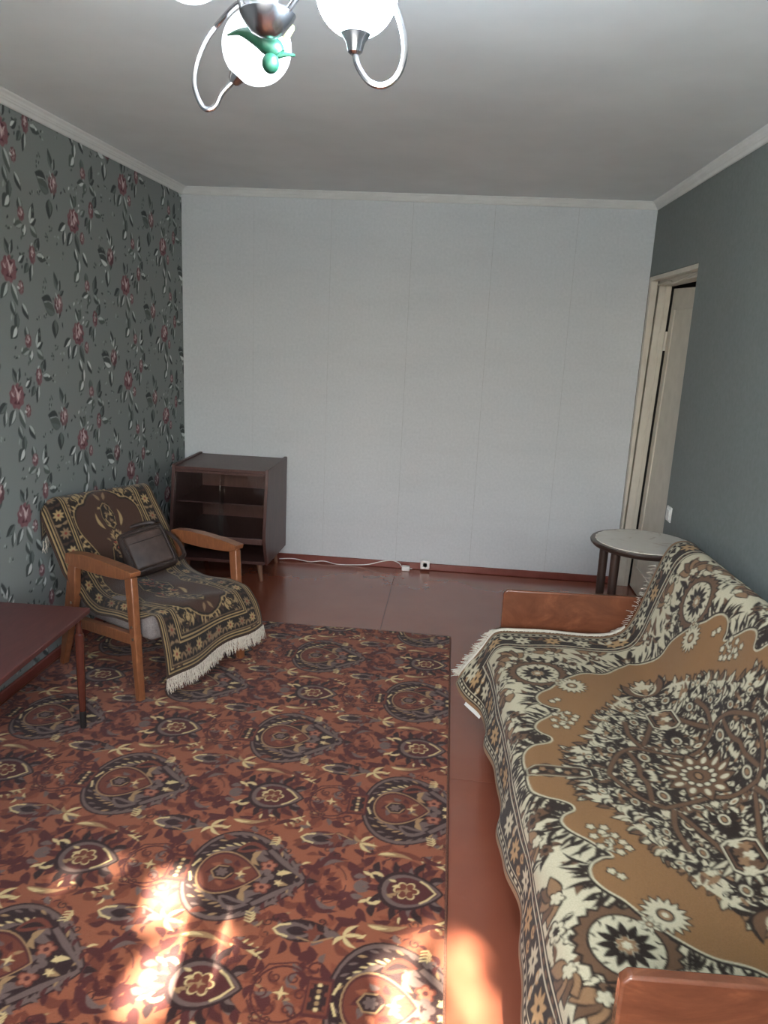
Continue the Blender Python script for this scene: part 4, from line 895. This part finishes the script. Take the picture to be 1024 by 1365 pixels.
# ---- small round table behind the sofa end
RC = (2.814, -1.645); RR = .247; RH = .73
rt = empty('round_side_table', (RC[0], RC[1], 0), 0, 'small round side table with pale marbled top and dark scalloped rim', 'side table')
m_, nt_, b_ = newmat('pale_marbled_top'); v_ = coords(nt_)
nt_.links.new(ramp(nt_, noise(nt_, v_, 9, 6, .65, 1.5), [(.3, (176, 160, 146)), (.45, (206, 200, 190)), (.8, (214, 210, 202))]), b_.inputs['Base Color']); b_.inputs['Roughness'].default_value = .3
lathe('rim', [(0, -.03), (RR - .03, -.03), (RR - .012, -.024), (RR - .002, -.014), (RR, -.006), (RR - .004, 0), (RR - .02, .001), (0, .001)], M_dkwood, rt, 64, (0, 0, RH))
t_ = np.linspace(0, 2 * PI, 180, endpoint=False); R_ = RR - .026 + .004 * np.abs(np.sin(t_ * 14))
prism('marble_top', [(r * math.cos(t), r * math.sin(t)) for r, t in zip(R_, t_)], 2, RH - .002, RH + .004, m_, rt)
for a in (2.62, 3.78, .52, -.6): 
    lathe('leg', [(.015, 0), (.017, .1), (.021, .55), (.022, RH - .029)], M_dkwood, rt, 16, (.185 * math.cos(a), .185 * math.sin(a), 0))
box('cross_rail', -.15, .15, -.012, .012, .30, .325, M_dkwood, rt, .003)
tube('cross_rail', [(0, -.14, .312), (0, .14, .312)], .010, M_dkwood, rt, 8)

# ---- socket on the right wall, outlet, cable and plug at the back skirting
sw = empty('light_switch', (W, -1.115, .76), 0, 'white plastic wall switch on the dark grey wall near the door', 'switch')
box('plate', -.009, -.0005, -.041, .041, -.041, .041, M_plastic, sw, .004, 3); box('rocker', -.014, -.009, -.028, .028, -.028, .028, M_plastic, sw, .002)
ou = empty('wall_outlet', (1.749, -.019, .048), 0, 'white surface outlet on the red brown skirting of the pale wall', 'outlet')
box('body', -.033, .033, -.032, .0, -.032, .032, M_plastic, ou, .005, 3)
lathe('socket_face', [(.019, 0), (.019, .002), (.016, .002), (.015, -.003), (0, -.003)], M_plastic, ou, 24, (0, -.032, 0), (0, -1, 0))
for x in (-.0095, .0095): lathe('hole', [(.0019, 0), (.0019, .0035), (0, .0035)], M_black, ou, 10, (x, -.0305, 0), (0, -1, 0))
pg = empty('power_adapter', (1.615, -.06, 0), 0, 'small white plug adapter lying on the floor by the skirting', 'adapter')
rounded('body', -.028, .028, -.02, .02, .001, .036, .007, M_plastic, pg)
for y in (-.008, .008): tube('pin', [(.027, y, .018), (.045, y, .018)], .002, M_steel, pg, 6)
cpts = catmull([(.70, -.03, .012), (.80, -.024, .018), (.92, -.03, .006), (1.02, -.024, .016), (1.12, -.04, .005), (1.24, -.03, .006), (1.34, -.036, .018), (1.44, -.026, .045), (1.51, -.022, .056), (1.56, -.03, .045), (1.59, -.05, .02)], 8)
cb2 = empty('power_cable', (1.1, -.03, 0), 0, 'thin white cable running along the back skirting', 'cable')
tube('wire', cpts - (1.1, -.03, 0), .0032, M_plastic, cb2, 8)

# ---- chandelier
HUB = np.array([1.509, -3.78, 2.158]); GR_ = .0665
ch = empty('chandelier', tuple(HUB), 0, 'chrome three-arm chandelier with white glass globes under the ceiling', 'chandelier')
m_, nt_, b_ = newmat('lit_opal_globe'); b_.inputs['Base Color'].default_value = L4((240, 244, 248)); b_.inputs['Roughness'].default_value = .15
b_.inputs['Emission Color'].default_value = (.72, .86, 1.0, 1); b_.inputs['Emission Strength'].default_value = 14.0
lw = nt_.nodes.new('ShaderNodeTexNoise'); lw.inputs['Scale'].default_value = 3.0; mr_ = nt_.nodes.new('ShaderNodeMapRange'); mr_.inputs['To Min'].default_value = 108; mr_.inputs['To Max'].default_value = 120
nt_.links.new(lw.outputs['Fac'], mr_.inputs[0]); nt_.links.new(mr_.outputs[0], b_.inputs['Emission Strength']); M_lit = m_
m_, nt_, b_ = newmat('dim_opal_globe'); b_.inputs['Base Color'].default_value = L4((245, 246, 248)); b_.inputs['Roughness'].default_value = .12
b_.inputs['Emission Color'].default_value = (.86, .93, 1.0, 1)
lw = nt_.nodes.new('ShaderNodeTexNoise'); lw.inputs['Scale'].default_value = 3.0; mr_ = nt_.nodes.new('ShaderNodeMapRange'); mr_.inputs['To Min'].default_value = 1.3; mr_.inputs['To Max'].default_value = 1.7
nt_.links.new(lw.outputs['Fac'], mr_.inputs[0]); nt_.links.new(mr_.outputs[0], b_.inputs['Emission Strength']); M_dim = m_
M_stem = plain('white_enamel', (226, 230, 234), .3, 4)
lathe('ceiling_canopy', [(.0, -.03), (.02, -.03), (.05, -.018), (.058, 0), (0, 0)], M_chrome, ch, 32, (0, 0, H - HUB[2]))
lathe('stem', [(.017, .015), (.017, H - HUB[2] - .025)], M_stem, ch, 20)
lathe('hub_dish', [(0, -.022), (.012, -.021), (.028, -.014), (.043, .004), (.049, .015), (.046, .019), (.02, .021), (0, .021)], M_chrome, ch, 40)
for gw, lit, e_, tilt, sc in (((1.452, -3.634, 2.168), False, (-1.0, .06), 38, .93), ((1.675, -3.857, 2.180), True, (1.0, -.05), 0, .94), ((1.365, -3.765, 2.262), False, (.36, -1.0), 70, 1.0)):
    gc = np.array(gw) - HUB; e3 = np.array([e_[0], e_[1], 0.0]); e3 /= np.linalg.norm(e3); zz = np.array([0, 0, 1.0]); tl_ = math.radians(tilt)
    ax = zz * math.cos(tl_) - e3 * math.sin(tl_); B = gc - ax * (.074 if tilt else .086)
    loop = [(0, 0), (.022, -.010), (.042, -.012), (.056, .004), (.058, .034), (.046, .066)] if tilt > 60 else [(0, 0), (.006 + .02 * (tilt > 0), -.024), (.028 + .014 * (tilt > 0), -.050), (.055 + .008 * (tilt > 0), -.055), (.078, -.038), (.088, -.006), (.082, .034), (.062, .076), (.034, .108)]
    pth = [B + (e3 * a + zz * b) * sc for a, b in loop]; hub_ = (gc * (1, 1, 0)); hub_ = hub_ / np.linalg.norm(hub_) * .044 + zz * .016
    last = pth[-1]; mid_ = (last + hub_) / 2 + zz * .035; pth += [mid_, hub_ + (mid_ - hub_) * .35 + zz * .008, hub_]
    tube('arm', [tuple(p) for p in catmull(pth, 7)], .0052, M_chrome, ch, 10)
    lathe('socket_cup', ([(.007, -.080), (.012, -.076), (.018, -.062), (.034, -.050), (.042, -.038), (.0, -.038)] if tilt else [(.007, -.092), (.012, -.088), (.016, -.074), (.026, -.060), (.03, -.052), (.0, -.052)]), M_chrome, ch, 28, tuple(gc), tuple(ax))
    bm = bmesh.new(); bmesh.ops.create_uvsphere(bm, u_segments=36, v_segments=20, radius=GR_, matrix=Matrix.Translation(gc))
    setp(fin(bm, 'globe_shade', M_lit if lit else M_dim, ch, smooth=True), label='glowing white globe' if lit else None)
# ---- green toy hanging below the hub
M_toy = plain('green_rubber', (20, 66, 48), .45, 10, 30); M_toy2 = plain('pale_yellow_rubber', (120, 122, 66), .5, 8, 30)
ty = empty('toy_figure', (1.490, -3.735, 2.147), 0, 'small green toy figure with pale feet hanging under the chandelier dish', 'toy'); ty.scale = (1.28, 1.28, 1.28)
tube('body', catmull([(-.052, 0, .006), (-.036, 0, .010), (-.020, 0, .008), (0, 0, 0), (.016, 0, -.010), (.024, 0, -.018)], 5), list(np.interp(np.linspace(0, 1, 26), [0, .2, .4, .65, .85, 1], [.0012, .004, .009, .015, .013, .009])), M_toy, ty, 14)
bm = bmesh.new(); bmesh.ops.create_uvsphere(bm, u_segments=20, v_segments=12, radius=.0125, matrix=Matrix.Translation((.012, -.004, -.030)) @ Matrix.Diagonal((1, .9, 1.1, 1))); fin(bm, 'head', M_toy, ty, smooth=True)
tube('limb', [(.020, 0, -.018), (.034, -.002, -.018), (.046, -.003, -.019)], [.006, .003, .002], M_toy, ty, 8)
for (p, d) in (((.000, -.010, .012), (-.02, -.6, .5)), ((.030, -.004, .004), (.5, -.3, .6))): lathe('foot', [(.0, 0), (.007, 0), (.008, .006), (.008, .016), (.006, .019), (0, .019)], M_toy2, ty, 16, p, d)
tube('cord', [(.004, 0, .01), (.006, -.02, .022), (.012, -.035, .04)], .0012, M_plastic, ty, 6)

# ================================================================== outdoors behind the camera: ground and the tree that dapples the sun
setp(box('ground', -30, 33, -60, REAR - .3, -3.2, -3.0, plain('pale_bounce_ground', (142, 148, 152), .95, 8, .6)), kind='structure')  # added out of view, pale to bounce daylight up to the ceiling
M_foliage = plain('tree_leaves', (70, 96, 48), .7, 16, 3); M_bark = plain('tree_bark', (84, 70, 58), .9, 12, 8, .6, 20)
tr = empty('tree', (1.7, -12.3, -3.0), 0, 'leafy tree outside the window behind the viewer', 'tree')
GAPS = [(1.15, -3.36, .055, .075), (1.23, -3.47, .08, .09), (1.27, -3.60, .07, .10), (1.22, -3.72, .06, .08), (.80, -3.37, .015, .015), (1.885, -3.47, .045, .10), (1.88, -3.66, .06, .12), (2.005, -3.47, .036, .09), (2.015, -3.68, .042, .12), (1.0, -4.0, .1, .1), (1.7, -4.1, .1, .15), (1.4, -4.5, .15, .1), (2.1, -4.4, .1, .1)]  # floor spots; the unseen crown is shaped open toward them to let sun through
V, F = [], []
r_ = random.Random(12)
def add_leaf(p):
    n = Vector((r_.gauss(0, .5), -1 + r_.gauss(0, .4), .9 + r_.gauss(0, .4))).normalized(); s = n.cross(Vector((r_.uniform(-1, 1), r_.uniform(-1, 1), r_.uniform(-1, 1)))); s.normalize(); t = n.cross(s); k = len(V); L = r_.uniform(.055, .085)
    for a, b in ((-1, 0), (-.3, .55), (.4, .5), (1, 0), (.4, -.5), (-.3, -.55)): V.append(tuple(Vector(p) + s * a * L + t * b * L * 1.2))
    F.append(tuple(range(k, k + 6)))
cnt = 0
while cnt < 5200:
    fx, fy, s = r_.uniform(-.1, 3.0), r_.uniform(-5.7, -2.9), r_.uniform(5.2, 8.2)
    if any(((fx - gx) / (rx + .045)) ** 2 + ((fy - gy) / (ry + .045)) ** 2 < 1 for gx, gy, rx, ry in GAPS): continue
    P_ = np.array([fx, fy, 0]) - SUN * s; add_leaf(P_ - (1.7, -12.3, -3.0)); cnt += 1
for k in range(1600):
    a, b, c = r_.uniform(-2.4, 2.6), r_.uniform(-1.2, 1.4), r_.uniform(8.2, 12.4)
    if c < 9.6 and abs(a) < 1.5: continue
    P_ = np.array([1.6 + a, -12.6 + b - .4, c - 3.0]); add_leaf(P_ - (1.7, -12.3, -3.0))
me = bpy.data.meshes.new('foliage'); me.from_pydata(V, [], F); me.update(); setp(link('foliage', me, M_foliage, tr), kind='stuff')
tube('trunk', catmull([(.1, -.4, 0), (0, -.4, 2), (.1, -.3, 5), (0, -.1, 8)], 6), list(np.linspace(.2, .09, 19)), M_bark, tr, 12)
